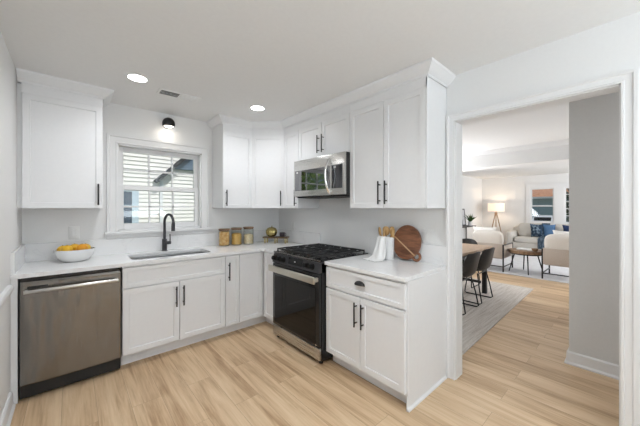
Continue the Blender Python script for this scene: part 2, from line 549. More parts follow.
# cased opening: jamb lining, casings both sides
t = MB()
t.box(0, .12, DY1 - .014, DY1, 0, DZ).box(0, .12, DY0, DY0 + .014, 0, DZ).box(0, .12, DY0, DY1, DZ - .014, DZ)
CAS = [(0, 0), (0, .017), (.010, .019), (.014, .014), (.042, .016), (.047, .024), (.062, .026), (.062, 0)]
def casing(mb, x0, x1, z0, z1, sgn=1, prof=CAS):
    """mitred three-sided casing around an opening, in the XZ plane, thickness towards -Y"""
    m2 = MB().sweep([(x0, z0), (x0, z1), (x1, z1), (x1, z0)], prof, -1 if x0 < x1 else 1)
    for v_ in m2.bm.verts:
        x, z, th = v_.co
        v_.co = Vector((x, -th, z))
    return m2
m2 = casing(t, -2.574, -3.484, 0, 2.084)
for v_ in m2.bm.verts:
    x, y, z = v_.co
    v_.co = Vector((y, x, z))
t.add(m2)
m2 = casing(t, -2.574, -3.484, 0, 2.084)
for v_ in m2.bm.verts:
    x, y, z = v_.co
    v_.co = Vector((.12 - y, x, z))
t.add(m2)
struct(t.build('trim_doorway', 'trim'))

# kitchen window --------------------------------------------------
def sash(mb, x0, x1, y0, y1, z0, z1, st, rb, rt, nx, nz, mun=.018):
    mb.box(x0, x0 + st, y0, y1, z0, z1, .003, 1).box(x1 - st, x1, y0, y1, z0, z1, .003, 1)
    mb.box(x0 + st, x1 - st, y0, y1, z0, z0 + rb, .003, 1).box(x0 + st, x1 - st, y0, y1, z1 - rt, z1, .003, 1)
    for i in range(1, nx):
        xm = x0 + st + (x1 - x0 - 2 * st) * i / nx
        mb.box(xm - mun / 2, xm + mun / 2, y0 + .006, y1 - .006, z0 + rb, z1 - rt)
    for i in range(1, nz):
        zm = z0 + rb + (z1 - rt - z0 - rb) * i / nz
        mb.box(x0 + st, x1 - st, y0 + .006, y1 - .006, zm - mun / 2, zm + mun / 2)
t = thing('window_1', 'white double-hung kitchen window with grid muntins above the sink', 'window', (-1.545, .07, WZ0)); struct(t)
f = MB()
f.box(WX0, WX0 + .016, 0, .14, WZ0, WZ1).box(WX1 - .016, WX1, 0, .14, WZ0, WZ1).box(WX0, WX1, 0, .14, WZ1 - .016, WZ1).box(WX0, WX1, .0, .14, WZ0, WZ0 + .02)
f.build('frame', 'trim', t)
f = MB(); sash(f, WX0 + .016, WX1 - .016, .092, .122, 1.575, WZ1 - .016, .046, .036, .05, 3, 2)
u = f.build('upper_sash', 'trim', t)
MB().box(WX0 + .05, WX1 - .05, .105, .109, 1.60, WZ1 - .05).build('pane', 'pane', u)
f = MB(); sash(f, WX0 + .016, WX1 - .016, .058, .088, WZ0 + .02, 1.63, .046, .062, .05, 3, 2)
u = f.build('lower_sash', 'trim', t)
MB().box(WX0 + .05, WX1 - .05, .071, .075, WZ0 + .06, 1.60).build('pane', 'pane', u)
# casing
f = casing(None, WX0, WX1, WZ0, WZ1, prof=CAS[:4] + [(.062, .016), (.068, .024), (.088, .026), (.088, 0)])
struct(f.build('trim_window', 'trim'))
f = MB().box(WX0 - .105, WX1 + .105, -.045, 0, WZ0 - .025, WZ0 + .003, .004, 2).box(WX0 - .088, WX1 + .088, -.016, 0, 1.072, WZ0 - .025, .002, 1)
struct(f.build('trim_sill', 'trim'))

# made-up frame on the solid wall behind the camera, around the rear fill
f = MB().box(-2.5, -2.42, YB, YB + .05, .6, 2.4).box(-.22, -.14, YB, YB + .05, .6, 2.4).box(-2.42, -.22, YB, YB + .05, .6, .66).box(-2.42, -.22, YB, YB + .05, 2.35, 2.42)
struct(f.build('window_2', 'trim'))

# far living room window ------------------------------------------
for i, (a_, b_) in enumerate(ops):
    t = thing('window_%d' % (3 + i), ['white living room window with a car and houses outside', 'narrow grid window beside the living room window'][i], 'window', (XF, (a_ + b_) / 2, FZ0)); struct(t)
    f = MB()
    for p in ((a_, a_ + .035), (b_ - .035, b_)):
        f.box(XF + .02, XF + .09, p[0], p[1], FZ0, FZ1)
    f.box(XF + .02, XF + .09, a_ + .035, b_ - .035, FZ0, FZ0 + .04).box(XF + .02, XF + .09, a_ + .035, b_ - .035, FZ1 - .035, FZ1)
    if i == 0:
        f.box(XF + .03, XF + .08, a_ + .035, b_ - .035, 1.44, 1.475)
    else:
        for z in (1.14, 1.36, 1.58, 1.80):
            f.box(XF + .03, XF + .08, a_ + .035, b_ - .035, z, z + .02)
        f.box(XF + .03, XF + .08, (a_ + b_) / 2 - .01, (a_ + b_) / 2 + .01, FZ0, FZ1)
    f.build('frame', 'trim', t)
    MB().box(XF + .05, XF + .054, a_ + .03, b_ - .03, FZ0 + .03, FZ1 - .03).build('pane', 'pane', t)
f = MB()
for a_, b_ in ((-1.25, -1.13), (-2.10, -1.86), (-2.74, -2.62)):
    f.box(XF - .02, XF, a_, b_, .80, 2.15, .003, 1)
f.box(XF - .02, XF, -1.86, -1.25, 2.03, 2.15).box(XF - .02, XF, -2.62, -2.10, 2.03, 2.15).box(XF - .02, XF, -1.86, -1.25, .80, .92).box(XF - .02, XF, -2.62, -2.10, .80, .92).box(XF - .03, XF, -2.76, -1.11, 2.14, 2.17)
struct(f.build('trim_far', 'trim'))

# ------------------------------------------------------------------ cabinets
def shaker(x0, x1, z0, z1, rail_=.062, y=-.02, t=.02):
    """recessed-panel door in a local frame, front at y, back at y+t"""
    mb = MB()
    r = bmesh.ops.create_cube(mb.bm, size=1)
    for v_ in r['verts']:
        v_.co = Vector(((x0 + x1) / 2 + v_.co.x * (x1 - x0), y + t / 2 + v_.co.y * t, (z0 + z1) / 2 + v_.co.z * (z1 - z0)))
    mb.bm.normal_update()
    fr = min(mb.bm.faces, key=lambda f_: f_.calc_center_median().y)
    oe = list(fr.edges)
    bmesh.ops.bevel(mb.bm, geom=oe, offset=.0018, segments=1, affect='EDGES')
    mb.bm.normal_update()
    fr = max((f_ for f_ in mb.bm.faces if f_.normal.y < -.9), key=lambda f_: f_.calc_area())
    rl = min(rail_, (x1 - x0) * .3, (z1 - z0) * .3)
    bmesh.ops.inset_region(mb.bm, faces=[fr], thickness=rl, depth=0)
    bmesh.ops.inset_region(mb.bm, faces=[fr], thickness=.004, depth=0)
    bmesh.ops.translate(mb.bm, vec=(0, .009, 0), verts=list(fr.verts))
    return mb

def bar(x, z0, z1, parent, y=-.02, horiz=False):
    """black bar pull on two posts"""
    mb = MB()
    yo = y - .032
    mb.cyl((x, yo, z0), (x, yo, z1), .0065, seg=12)
    for z in (z0 + .03, z1 - .03):
        mb.cyl((x, y, z), (x, yo, z), .005, seg=10)
    return mb.build('handle', 'black', parent)

G = .0025
def cabinet(name, label, w, depth, z0, z1, cat='cabinet', group=None, carc=None, mat_='cab'):
    t = thing(name, label, cat, (0, 0, 0), group)
    c = carc or MB().box(0, w, 0, depth, z0, z1)
    c.build('body', mat_, t, smooth=False)
    return t
def door(t, x0, x1, z0, z1, hx=None, hz=None):
    d = shaker(x0 + G, x1 - G, z0, z1).build('door', 'cab', t, smooth=False)
    if hx is not None: bar(hx, hz[0], hz[1], d)
    return d
RB = -PI / 2  # facing -X
BT = .884     # top of base boxes
UB, UT = 1.384, 2.45
DT = 2.297    # top of upper doors

def base_box(w, depth=.598, toe=True, side=None):
    mb = MB().box(0, w, 0, depth, .105, BT)
    mb.box(0, w, .075, depth, 0, .105)
    return mb

# sink base (open top for the basin)
c = MB().box(0, .905, 0, .598, .105, .66).box(0, .905, .075, .598, 0, .105).box(0, .905, 0, .02, .66, BT).box(0, .02, .02, .598, .66, BT).box(.885, .905, .02, .598, .66, BT)
t = cabinet('sink_cabinet', 'white shaker sink base cabinet with two doors below the black faucet', .905, .598, 0, BT, carc=c)
shaker(G, .905 - G, .694, .868, .045).build('drawer_front', 'cab', t, smooth=False)
door(t, 0, .4525, .118, .682, .4525 - .032, (.452, .642))
door(t, .4525, .905, .118, .682, .4525 + .032, (.452, .642))
place(t, (-1.992, -.61, 0))
# narrow pull-out
t = cabinet('narrow_cabinet', 'narrow white base cabinet between sink doors and corner unit', .16, .598, 0, BT, carc=base_box(.16))
door(t, 0, .16, .118, .868, .036, (.61, .80))
place(t, (-1.087, -.61, 0))
# corner base
t = thing('corner_base_cabinet', 'white corner base cabinet with folding L-shaped doors left of the black range', 'cabinet', (-.3, -.3, 0))
L = [(-.926, -.61), (-.61, -.61), (-.61, -.942), (-.012, -.942), (-.012, -.012), (-.926, -.012)]
Lt = [(-.926, -.535), (-.535, -.535), (-.535, -.942), (-.012, -.942), (-.012, -.012), (-.926, -.012)]
MB().prism(L, .105, BT).prism(Lt, 0, .105).build('body', 'cab', t, smooth=False)
shaker(G, .29, .118, .868).xf((-.926, -.61, 0)).build('door', 'cab', t, smooth=False)
shaker(G, .29, .118, .868).xf((-.61, -.648, 0), (0, 0, RB)).build('door', 'cab', t, smooth=False)
# filler left of the dishwasher
tag(MB().box(XL + .002, XL + .036, -.63, -.012, 0, BT).build('filler_panel', 'cab', smooth=False), 'slim white filler panel between the side wall and the dishwasher', 'panel')
# drawer base right of the range
c = MB().box(0, .80, 0, .598, .105, BT).box(0, .79, .075, .598, 0, .105)
t = cabinet('drawer_base_cabinet', 'white base cabinet with cup-pull drawer and two doors beside the doorway', .785, .598, 0, BT, carc=c)
dr = shaker(G, .785, .694, .868, .045).build('drawer', 'cab', t, smooth=False)
mb = MB()  # cup pull
prof = []
for i in range(9):
    a_ = PI / 2 * i / 8
    prof.append((a_,))
rows = []
for i in range(9):
    ph = PI * i / 8
    row = []
    for j in range(7):
        th = PI / 2 * j / 6
        row.append(mb.bm.verts.new((.392 - .048 * math.cos(ph), -.02 - .026 * math.sin(ph) * math.sin(th) - .001, .783 + .030 * math.sin(ph) * math.cos(th))))
    rows.append(row)
for a, b in zip(rows, rows[1:]):
    for j in range(6):
        try: mb.bm.faces.new((a[j], b[j], b[j + 1], a[j + 1]))
        except ValueError: pass
bmesh.ops.remove_doubles(mb.bm, verts=mb.bm.verts, dist=.0008)
bmesh.ops.solidify(mb.bm, geom=mb.bm.faces[:], thickness=.003)
mb.box(.342, .442, -.023, -.02, .779, .785)
mb.build('cup_pull', 'black', dr)
door(t, 0, .3925, .118, .682, .3925 - .034, (.452, .642))
door(t, .3925, .785, .118, .682, .3925 + .034, (.452, .642))
MB().box(.786, .792, -.0, .598, 0.0, BT).sweep([(.792, .002), (.792, .575)], [(0, 0), (.014, 0), (.012, .012), (0, .02)], 1).build('end_panel', 'cab', t, smooth=False)
MB().box(0, .792, .068, .075, 0, .10).build('toe_kick', 'cab', t, smooth=False)
place(t, (-.61, -1.716, 0), RB)

# uppers
def upper(name, label, w, z0=UB, depth=.308, group=None, top=UT):
    c = MB().box(0, w, 0, depth, z0, top).box(0, w, -.0195, 0, DT + .001, top)
    return cabinet(name, label, w, depth, z0, top, carc=c)
t = upper('upper_cabinet', 'white single-door upper cabinet over the fruit bowl, left of the window', .508)
door(t, 0, .508, UB, DT, .508 - .034, (1.412, 1.60))
CR = [(0, 2.372), (.010, 2.372), (.012, 2.388), (.028, 2.398), (.066, 2.432), (.074, 2.44), (.076, 2.4555), (0, 2.4555)]
MB().sweep([(-.022, -.018), (.508, -.018), (.508, .308)], CR, 1).build('crown', 'cab', t, smooth=False)
MB().box(-.026, -.0005, .004, .308, UB, 2.372).build('filler_strip', 'cab', t, smooth=False)
place(t, (-2.611, -.31, 0))
t = upper('upper_cabinet', 'white single-door upper cabinet directly right of the window', .377)
door(t, 0, .377, UB, DT, .036, (1.412, 1.60))
place(t, (-.99, -.31, 0))
# diagonal corner
t = thing('corner_upper_cabinet', 'white diagonal corner upper cabinet above the small gold vase', 'cabinet', (-.3, -.3, UB))
P5 = [(-.612, -.002), (-.612, -.31), (-.31, -.612), (-.002, -.612), (-.002, -.002)]
MB().prism(P5, UB, UT).build('body', 'cab', t, smooth=False)
dl = math.hypot(.302, .302)
MB().box(0, dl, -.0195, 0, DT + .001, UT).xf((-.612, -.31, 0), (0, 0, -PI / 4)).build('frieze', 'cab', t, smooth=False)
d = shaker(.008, dl - .008, UB, DT).xf((-.612, -.31, 0), (0, 0, -PI / 4)).build('door', 'cab', t, smooth=False)
hb = MB(); x_ = dl - .045
hb.cyl((x_, -.052, 1.412), (x_, -.052, 1.60), .0065, seg=12).cyl((x_, -.02, 1.44), (x_, -.052, 1.44), .005, seg=10).cyl((x_, -.02, 1.57), (x_, -.052, 1.57), .005, seg=10)
hb.xf((-.612, -.31, 0), (0, 0, -PI / 4)).build('handle', 'black', d)
t = upper('upper_cabinet', 'narrow white upper cabinet between corner unit and microwave', .302)
door(t, 0, .302, UB, DT, .302 - .034, (1.412, 1.60))
place(t, (-.31, -.614, 0), RB)
t = upper('upper_cabinet', 'short white two-door upper cabinet directly above the microwave', .808, 1.922)
door(t, 0, .404, 1.924, DT, .404 - .036, (1.972, 2.162))
door(t, .404, .808, 1.924, DT, .404 + .036, (1.972, 2.162))
place(t, (-.31, -.918, 0), RB)
t = upper('upper_cabinet', 'tall white two-door upper cabinet above the round cutting board', .775)
door(t, 0, .385, UB, DT, .385 - .034, (1.418, 1.615))
door(t, .385, .766, UB, DT, .385 + .034, (1.418, 1.615))
MB().box(.775, .777, 0, .308, UB, 2.33).box(.766, .777, -.0195, 0, UB, UT).build('end_panel', 'cab', t, smooth=False)
place(t, (-.31, -1.728, 0), RB)
tag(MB().sweep([(-.9905, -.001), (-.9905, -.3285), (-.6195, -.3285), (-.3285, -.6195), (-.3285, -2.506), (-.001, -2.506)], CR, 1).build('crown_molding', 'cab', smooth=False),
    'long white crown molding running along the top of the right-hand upper cabinets', 'molding')

# ------------------------------------------------------------------ countertops and splash
def rrect(x0, x1, y0, y1, r, n=6):
    out = []
    for cx_, cy_, a0 in ((x1 - r, y1 - r, 0), (x0 + r, y1 - r, PI / 2), (x0 + r, y0 + r, PI), (x1 - r, y0 + r, 3 * PI / 2)):
        for i in range(n + 1):
            a_ = a0 + PI / 2 * i / n
            out.append((cx_ + r * math.cos(a_), cy_ + r * math.sin(a_)))
    return out
CT0, CT1 = .8845, .9145
SX0, SX1, SY0, SY1 = -1.905, -1.185, -.525, -.165
outer = [(XL + .001, -.001), (XL + .001, -.645), (-.69, -.645), (-.645, -.69), (-.645, -.944), (-.001, -.944), (-.001, -.001)]
t = thing('countertop', 'white veined quartz L-shaped countertop holding the sink and fruit bowl', 'countertop', (-1.6, -.3, CT0))
MB().holed(outer, rrect(SX0, SX1, SY0, SY1, .06), CT0, CT1).build('slab', 'quartz', t, smooth=False)
ZS = 1.07
MB().box(XL + .022, -.001, -.021, -.001, CT1, ZS).box(-.021, -.001, -.944, -.021, CT1, ZS).build('backsplash', 'quartz', t, smooth=False)
MB().box(XL + .001, XL + .022, -.63, -.001, CT1, ZS).build('side_splash', 'quartz', t, smooth=False)
t = thing('countertop', 'small white quartz countertop beside the doorway, under the cutting board', 'countertop', (-.3, -2.1, CT0))
MB().box(-.645, -.001, -2.511, -1.714, CT0, CT1, .002, 1).build('slab', 'quartz', t, smooth=False)
MB().box(-.021, -.001, -2.511, -1.714, CT1, ZS).build('backsplash', 'quartz', t, smooth=False)
# sink basin
t = thing('sink', 'stainless steel undermount sink set into the countertop below the window', 'sink', ((SX0 + SX1) / 2, (SY0 + SY1) / 2, .70))
mb = MB()
def ringv(pts, z): return [mb.bm.verts.new((x, y, z)) for x, y in pts]
o0 = ringv(rrect(SX0 - .012, SX1 + .012, SY0 - .012, SY1 + .012, .07), CT0 - .001)
o1 = ringv(rrect(SX0 - .002, SX1 + .002, SY0 - .002, SY1 + .002, .062), CT0 - .001)
o2 = ringv(rrect(SX0 + .008, SX1 - .008, SY0 + .008, SY1 - .008, .06), .70)
o3 = ringv(rrect(SX0 + .03, SX1 - .03, SY0 + .03, SY1 - .03, .05), .685)
for A, B in ((o0, o1), (o1, o2), (o2, o3)):
    for i in range(len(A)):
        mb.bm.faces.new((A[i], A[(i + 1) % len(A)], B[(i + 1) % len(A)], B[i]))
mb.bm.faces.new(o3)
bmesh.ops.solidify(mb.bm, geom=mb.bm.faces[:], thickness=.002)
mb.build('basin', mat('satin_sink_steel', (.72, .72, .72), .38, 1.0), t)
MB().lathe([(0, .692), (.045, .692), (.045, .687), (0, .687)], ((SX0 + SX1) / 2, -.30, 0), 20).build('drain', 'chrome', t)
# faucet
FX, FY = -1.548, -.085
t = thing('faucet', 'dark gunmetal gooseneck pull-down faucet behind the sink', 'faucet', (FX, FY, CT1))
MB().cyl((FX, FY, CT1), (FX, FY, CT1 + .006), .03, seg=24).cyl((FX, FY, CT1 + .006), (FX, FY, 1.045), .0235, seg=24).build('body', 'gunmetal', t)
pts = [(FX, FY, 1.045), (FX, FY, 1.23)]
R_ = .085
dx, dy = .28, -.96
for i in range(1, 13):
    a_ = PI * i / 12 * .97
    pts.append((FX + dx * R_ * (1 - math.cos(a_)), FY + dy * R_ * (1 - math.cos(a_)), 1.23 + R_ * math.sin(a_)))
MB().tube(pts, .0135, 14).build('spout', 'gunmetal', t)
e_ = pts[-1]
MB().tube([e_, (e_[0], e_[1] + .002, e_[2] - .03), (e_[0], e_[1] + .004, e_[2] - .10)], .016, 16, [.0145, .0175, .019]).build('spray_head', 'gunmetal', t)
MB().cyl((FX, FY, 1.0), (FX + .062, FY, 1.0), .017, seg=16).tube([(FX + .055, FY, 1.005), (FX + .055, FY - .004, 1.05), (FX + .052, FY - .01, 1.095)], .006, 10).build('lever', 'gunmetal', t)

# ------------------------------------------------------------------ dishwasher
t = thing('dishwasher', 'stainless steel dishwasher under the counter beside the side wall', 'dishwasher', (0, 0, 0))
MB().box(.006, .592, .0, .57, .02, .876).build('body', 'darkvoid', t, smooth=False)
mb = MB()
n = 12
xs = [.008 + .582 * i / n for i in range(n + 1)]
def bowy(x): return -.026 - .008 * (1 - ((x - .299) / .291) ** 2)
fr, bk = [], []
zz = [.115, .125, .84, .855]
for z, off in zip(zz, (.008, 0, 0, .012)):
    fr.append([mb.bm.verts.new((x, bowy(x) + off, z)) for x in xs])
bk0 = [mb.bm.verts.new((x, 0, zz[0])) for x in xs]; bk1 = [mb.bm.verts.new((x, 0, zz[-1])) for x in xs]
seq = [bk0] + fr + [bk1]
for A, B in zip(seq, seq[1:]):
    for i in range(n): mb.bm.faces.new((A[i], A[i + 1], B[i + 1], B[i]))
for i in range(n): mb.bm.faces.new((bk0[i], bk0[i + 1], bk1[i + 1], bk1[i]))
for k in (0, n): mb.bm.faces.new([q_[k] for q_ in seq])
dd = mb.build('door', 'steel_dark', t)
pts = [(.03 + .54 * i / 16, -.07 - .022 * math.sin(PI * i / 16), .79 + .004 * math.sin(PI * i / 16)) for i in range(17)]
mb = MB().tube(pts, .013, 12, flat=.8)
for x in (.04, .56):
    mb.cyl((x, -.03, .79), (x, -.074, .79), .011, seg=12)
mb.build('handle', 'steel', dd)
MB().box(.045, .15, -.0325, -.028, .806, .822).build('vent_slot', 'darkvoid', dd, smooth=False)
MB().box(.01, .59, -.005, .03, .858, .8785).build('control_strip', 'enamel', t, smooth=False)
MB().box(.008, .592, .035, .06, .008, .105).build('kick_plate', 'darkvoid', t, smooth=False)
for x in (.04, .55):
    MB().cyl((x, .1, 0), (x, .1, .02), .015, seg=10).build('foot', 'darkvoid', t)
place(t, (-2.597, -.625, 0))

# ------------------------------------------------------------------ range
t = thing('gas_range', 'black and stainless slide-in gas range between the base cabinets', 'range')
RW = .762
MB().box(.002, RW - .002, -.045, .60, .03, .895).build('body', 'enamel', t, smooth=False)
for x in (.04, RW - .04):
    for y in (-.02, .55):
        MB().cyl((x, y, 0), (x, y, .03), .018, seg=12).build('foot', 'darkvoid', t)
MB().box(.006, RW - .006, -.072, -.045, .045, .148, .004, 2).build('drawer', 'steel', t)
mb = MB().box(.006, RW - .006, -.075, -.045, .155, .803, .005, 2)
od = mb.build('oven_door', 'enamel', t)
MB().box(.05, RW - .05, -.078, -.0745, .18, .675, .003, 1).build('glass', 'blackglass', od)
MB().cyl((RW - .045, -.076, .175), (RW - .045, -.079, .175), .009, seg=16).build('badge', 'chrome', od)
mb = MB().box(.012, RW - .004, -.138, -.118, .724, .788, .009, 3)
for x in (.03, RW - .04):
    mb.box(x, x + .025, -.12, -.073, .737, .775, .004, 1)
mb.build('handle', 'steel_warm', od)
# control panel, sloping back
pr = [(-.082, .81), (-.060, .905), (.03, .912), (.03, .81)]
mb = MB()
A = [mb.bm.verts.new((.002, y, z)) for y, z in pr]; B = [mb.bm.verts.new((RW - .002, y, z)) for y, z in pr]
mb.bm.faces.new(A); mb.bm.faces.new(B[::-1])
for i in range(4): mb.bm.faces.new((A[i], A[(i + 1) % 4], B[(i + 1) % 4], B[i]))
bmesh.ops.bevel(mb.bm, geom=mb.bm.edges[:], offset=.004, segments=2, affect='EDGES')
cp_ = mb.build('control_panel', 'panelgrey', t)
nrm = Vector((0, -.982, .188))
def pp(x, k): return Vector((x, -.0825 + .022 * k, .81 + .095 * k))
for x in (.06, .135, .21, RW - .175, RW - .10, ):
    c0 = pp(x, .5)
    MB().cyl(c0, c0 + nrm * .006, .029, .028, 20).cyl(c0 + nrm * .006, c0 + nrm * .042, .024, .021, 20).build('knob', 'knobblack', cp_)
c0 = pp(RW / 2 + .02, .55)
mb = MB().box(-.11, .11, -.002, .002, -.032, .032, .001, 1); mb.xf(c0 + nrm * .001, (math.radians(-11), 0, 0)); dsp = mb.build('display', 'blackglass', cp_)
mb = MB().box(-.012, .012, -.001, .001, -.005, .005); mb.xf(c0 + nrm * .0035, (math.radians(-11), 0, 0)); mb.build('badge', 'chrome', dsp)
# cooktop
MB().box(.0, RW, -.06, .60, .906, .922, .004, 2).build('cooktop', 'enamel', t)
MB().box(.004, RW - .004, -.066, -.052, .912, .926, .003, 2).build('front_trim', 'steel_dark', t)
for x, y, r_ in ((.17, .12, .045), (.17, .43, .035), (.38, .28, .05), (.59, .12, .05), (.59, .43, .035)):
    MB().cyl((x, y, .922), (x, y, .931), r_, seg=24).cyl((x, y, .931), (x, y, .937), r_ * .75, r_ * .7, 24).build('burner', 'iron', t)
for g in range(3):
    x0 = .022 + g * .2405; x1 = x0 + .236; y0, y1 = -.03, .57
    zt0, zt1 = .942, .956
    mb = MB()
    b_ = .011
    mb.box(x0, x1, y0, y0 + b_, zt0, zt1, .002, 1).box(x0, x1, y1 - b_, y1, zt0, zt1, .002, 1).box(x0, x0 + b_, y0, y1, zt0, zt1, .002, 1).box(x1 - b_, x1, y0, y1, zt0, zt1, .002, 1)
    mb.box(x0, x1, .265, .265 + b_, zt0, zt1)
    xm = (x0 + x1) / 2
    mb.box(xm - b_ / 2, xm + b_ / 2, y0, y1, zt0, zt1)
    for yc in (.12, .43):
        mb.box(x0, x1, yc - b_ / 2, yc + b_ / 2, zt0, zt1)
        for dx_ in (-.06, .06):
            mb.box(xm + dx_ - .004, xm + dx_ + .004, yc - .075, yc + .075, zt0, zt1)
    for fx in (x0, x1 - b_):
        for fy in (y0, .265, y1 - b_):
            mb.box(fx, fx + b_, fy, fy + b_, .922, zt0)
    mb.build('grate', 'iron', t)
place(t, (-.625, -.948, 0), RB)

# ------------------------------------------------------------------ microwave
t = thing('microwave', 'stainless over-the-range microwave with dark window and curved handle', 'microwave')
MW, z0, z1 = .80, 1.512, 1.918
MB().box(.0, MW, .012, .388, z0, z1).build('body', 'enamel', t, smooth=False)
MB().box(.01, MW - .01, .03, .36, z0 - .012, z0).build('vent_grille', 'darkvoid', t, smooth=False)
mb = MB().box(.0, MW, -.012, .012, z0 + .004, z1, .004, 2)
fr = mb.build('door', 'steel', t)
MB().box(.022, .60, -.0145, -.011, z0 + .066, z0 + .292, .002, 1).build('window', 'mirrorglass', fr)
MB().box(.625, MW - .028, -.0145, -.011, z0 + .066, z0 + .296, .002, 1).build('control_panel', 'panelglass', fr)
for x, z in ((.055, z0 + .27), (.66, z0 + .272)):
    MB().box(x, x + .024, -.0155, -.0145, z - .008, z + .008).build('badge', 'white', fr)
pts = [(.60 + .004, -.014 - .062 * math.sin(PI * i / 14) ** .7, z0 + .022 + .335 * i / 14) for i in range(15)]
MB().tube(pts, .016, 12, flat=.75).build('handle', 'chrome', fr)
place(t, (-.392, -.932, 0), RB)

# ------------------------------------------------------------------ ceiling fixtures
mb0 = None
def downlight(loc, label, power=15):
    t = thing('recessed_light', label, 'ceiling light', (0, 0, 0), 'recessed ceiling lights')
    MB().lathe([(.066, -.004), (.086, -.004), (.088, 0), (.066, 0)], (0, 0, 0), 32).build('trim_ring', 'white', t)
    MB().lathe([(0, -.0035), (.067, -.0035), (.067, 0), (0, 0)], (0, 0, 0), 32).build('lens', 'diffuser', t)
    place(t, loc)
    lamp('downlight_glow', 'SPOT', (loc[0], loc[1], loc[2] - .02), (0, 0, 0), power, (.94, .965, 1), spot_size=math.radians(168), spot_blend=1.0, shadow_soft_size=.07)
downlight((-1.91, -.818, H), 'round lit recessed ceiling light nearest the dishwasher corner')
downlight((-.83, -.857, H), 'round lit recessed ceiling light nearest the corner cabinets')
downlight((-1.91, -4.2, H), 'added out-of-view recessed fill light above the camera side', 5)  # extra fixture behind the camera, added as fill
downlight((-.83, -4.2, H), 'added out-of-view recessed fill light in front of the doorway', 5)  # second added fill behind the camera, never in view
downlight((-1.65, -2.65, H), 'added out-of-view recessed fill light over the middle of the kitchen floor', 34)  # added just above the frame to brighten floor and cabinet fronts
downlight((.55, -4.1, H), 'added out-of-view recessed fill light in the narrow hall', 13)  # added out of view to lift the hall wall
t = thing('ceiling_vent', 'white rectangular louvered air vent set in the ceiling', 'vent', (-1.55, -.665, H))
MB().box(-1.73, -1.37, -.73, -.60, H - .008, H, .002, 1).build('frame', 'white', t)
mb = MB()
mb.box(-1.71, -1.56, -.712, -.618, H - .0095, H - .008)
mb.build('duct_shade', 'darkvoid', t, smooth=False)  # dark sheet stands for the shade inside the vent's open half
mb = MB()
for i in range(4):
    mb.box(-1.71, -1.56, -.692 + i * .018, -.6905 + i * .018, H - .0105, H - .009)
for i in range(6):
    mb.box(-1.54, -1.39, -.712 + i * .0165, -.704 + i * .0165, H - .012, H - .008)
mb.build('louver', 'white', t, smooth=False)

# sconce over the window
t = thing('wall_sconce', 'small black dome wall light mounted above the kitchen window', 'wall light', (-1.51, 0, 2.33))
MB().cyl((-1.51, -.001, 2.335), (-1.51, -.018, 2.335), .045, seg=28).build('back_plate', 'black', t)
MB().cyl((-1.51, -.018, 2.335), (-1.51, -.05, 2.335), .014, seg=16).build('arm', 'black', t)
mb = MB()
sc_ = (-1.51, -.098, 2.325)
out = [(0, .064)] + [(.064 * math.sin(PI * i / 16), .064 * math.cos(PI * i / 16)) for i in range(1, 12)]
inn = [(r * .94, z * .94) for r, z in out[::-1]]
mb.lathe(out + inn, sc_, 32)
mb.build('dome_shade', 'black', t)
MB().lathe([(0, -.046)] + [(.051 * math.sin(PI * i / 16) , -.02 - .026 * math.cos(PI * i / 16)) for i in range(1, 9)] + [(0, -.02)], sc_, 28).build('opal_lens', 'bulb', t)
lamp('sconce_glow', 'POINT', (-1.51, -.098, 2.22), (0, 0, 0), .22, (1, .93, .84), shadow_soft_size=.03)

# ------------------------------------------------------------------ outlets
def plate(label, loc, rz, w=.078, h=.12, gangs=1, kind='outlet'):
    t = thing('wall_outlet', label, 'outlet')
    MB().box(-w / 2, w / 2, -.006, 0, -h / 2, h / 2, .003, 2).build('plate', 'white', t)
    for g in range(gangs):
        xo = (g - (gangs - 1) / 2) * .046
        sk = MB().box(xo - .017, xo + .017, -.009, -.006, -.034, .034, .002, 1).build('socket', 'ceramic', t)
    return place(t, loc, rz)
plate('white single outlet on the grey wall above the fruit bowl', (-2.298, -.001, 1.152), 0)
plate('white double outlet and switch plate on the wall beside the cutting board', (-.001, -2.345, 1.14), RB, .125, .12, 2)
plate('white single outlet on the wall between the gold vase and the range', (-.001, -.36, 1.125), RB)

# ------------------------------------------------------------------ things on the counters
Z = CT1
t = tag(MB().lathe([(0, 0), (.075, 0), (.10, .012), (.125, .045), (.138, .085), (.141, .105), (.136, .107), (.131, .085), (.116, .045), (.09, .016), (0, .010)], (-2.292, -.215, Z), 40).build('fruit_bowl', 'ceramic', smooth=True),
        'wide white ceramic bowl of yellow citrus on the counter by the side wall', 'bowl')
cit = [((-2.345, -.245, Z + .108), 'lemon', 'yellow lemon at the front edge of the white bowl'),
       ((-2.295, -.165, Z + .108), 'lemon', 'yellow lemon at the back of the white bowl against the wall side'),
       ((-2.245, -.26, Z + .112), 'orange', 'orange citrus fruit toward the sink side of the white bowl'),
       ((-2.220, -.175, Z + .104), 'lemon', 'yellow lemon tucked behind the orange fruit in the bowl'),
       ((-2.375, -.175, Z + .10), 'lemon', 'yellow lemon nearest the side wall in the white bowl'),
       ((-2.295, -.225, Z + .052), 'orange', 'orange citrus fruit under the lemons in the middle of the bowl')]
for i, (p, k, lb) in enumerate(cit):
    mb = MB()
    if k == 'lemon':
        pr = [(q_[0] * 1.12, q_[1] * 1.12) for q_ in [(0, -.044), (.006, -.041), (.012, -.036), (.024, -.028), (.033, -.012), (.035, .002), (.030, .018), (.020, .030), (.010, .036), (.005, .041), (0, .043)]]
        mb.lathe(pr, (0, 0, 0), 20); mb.xf(p, (PI / 2, .3 * i, .9 * i + .4))
    else:
        mb.ball(p, .041, .041, .039, 20)
    ft = thing('citrus_fruit', lb, 'fruit', p, 'citrus fruit in the white bowl')
    mb.build('peel', k, ft)
    e = MB().ball((p[0], p[1], p[2] + (.039 if k != 'lemon' else .0387)), .004, .004, .003, 8)
    e.build('stem_end', 'leafgreen', ft)

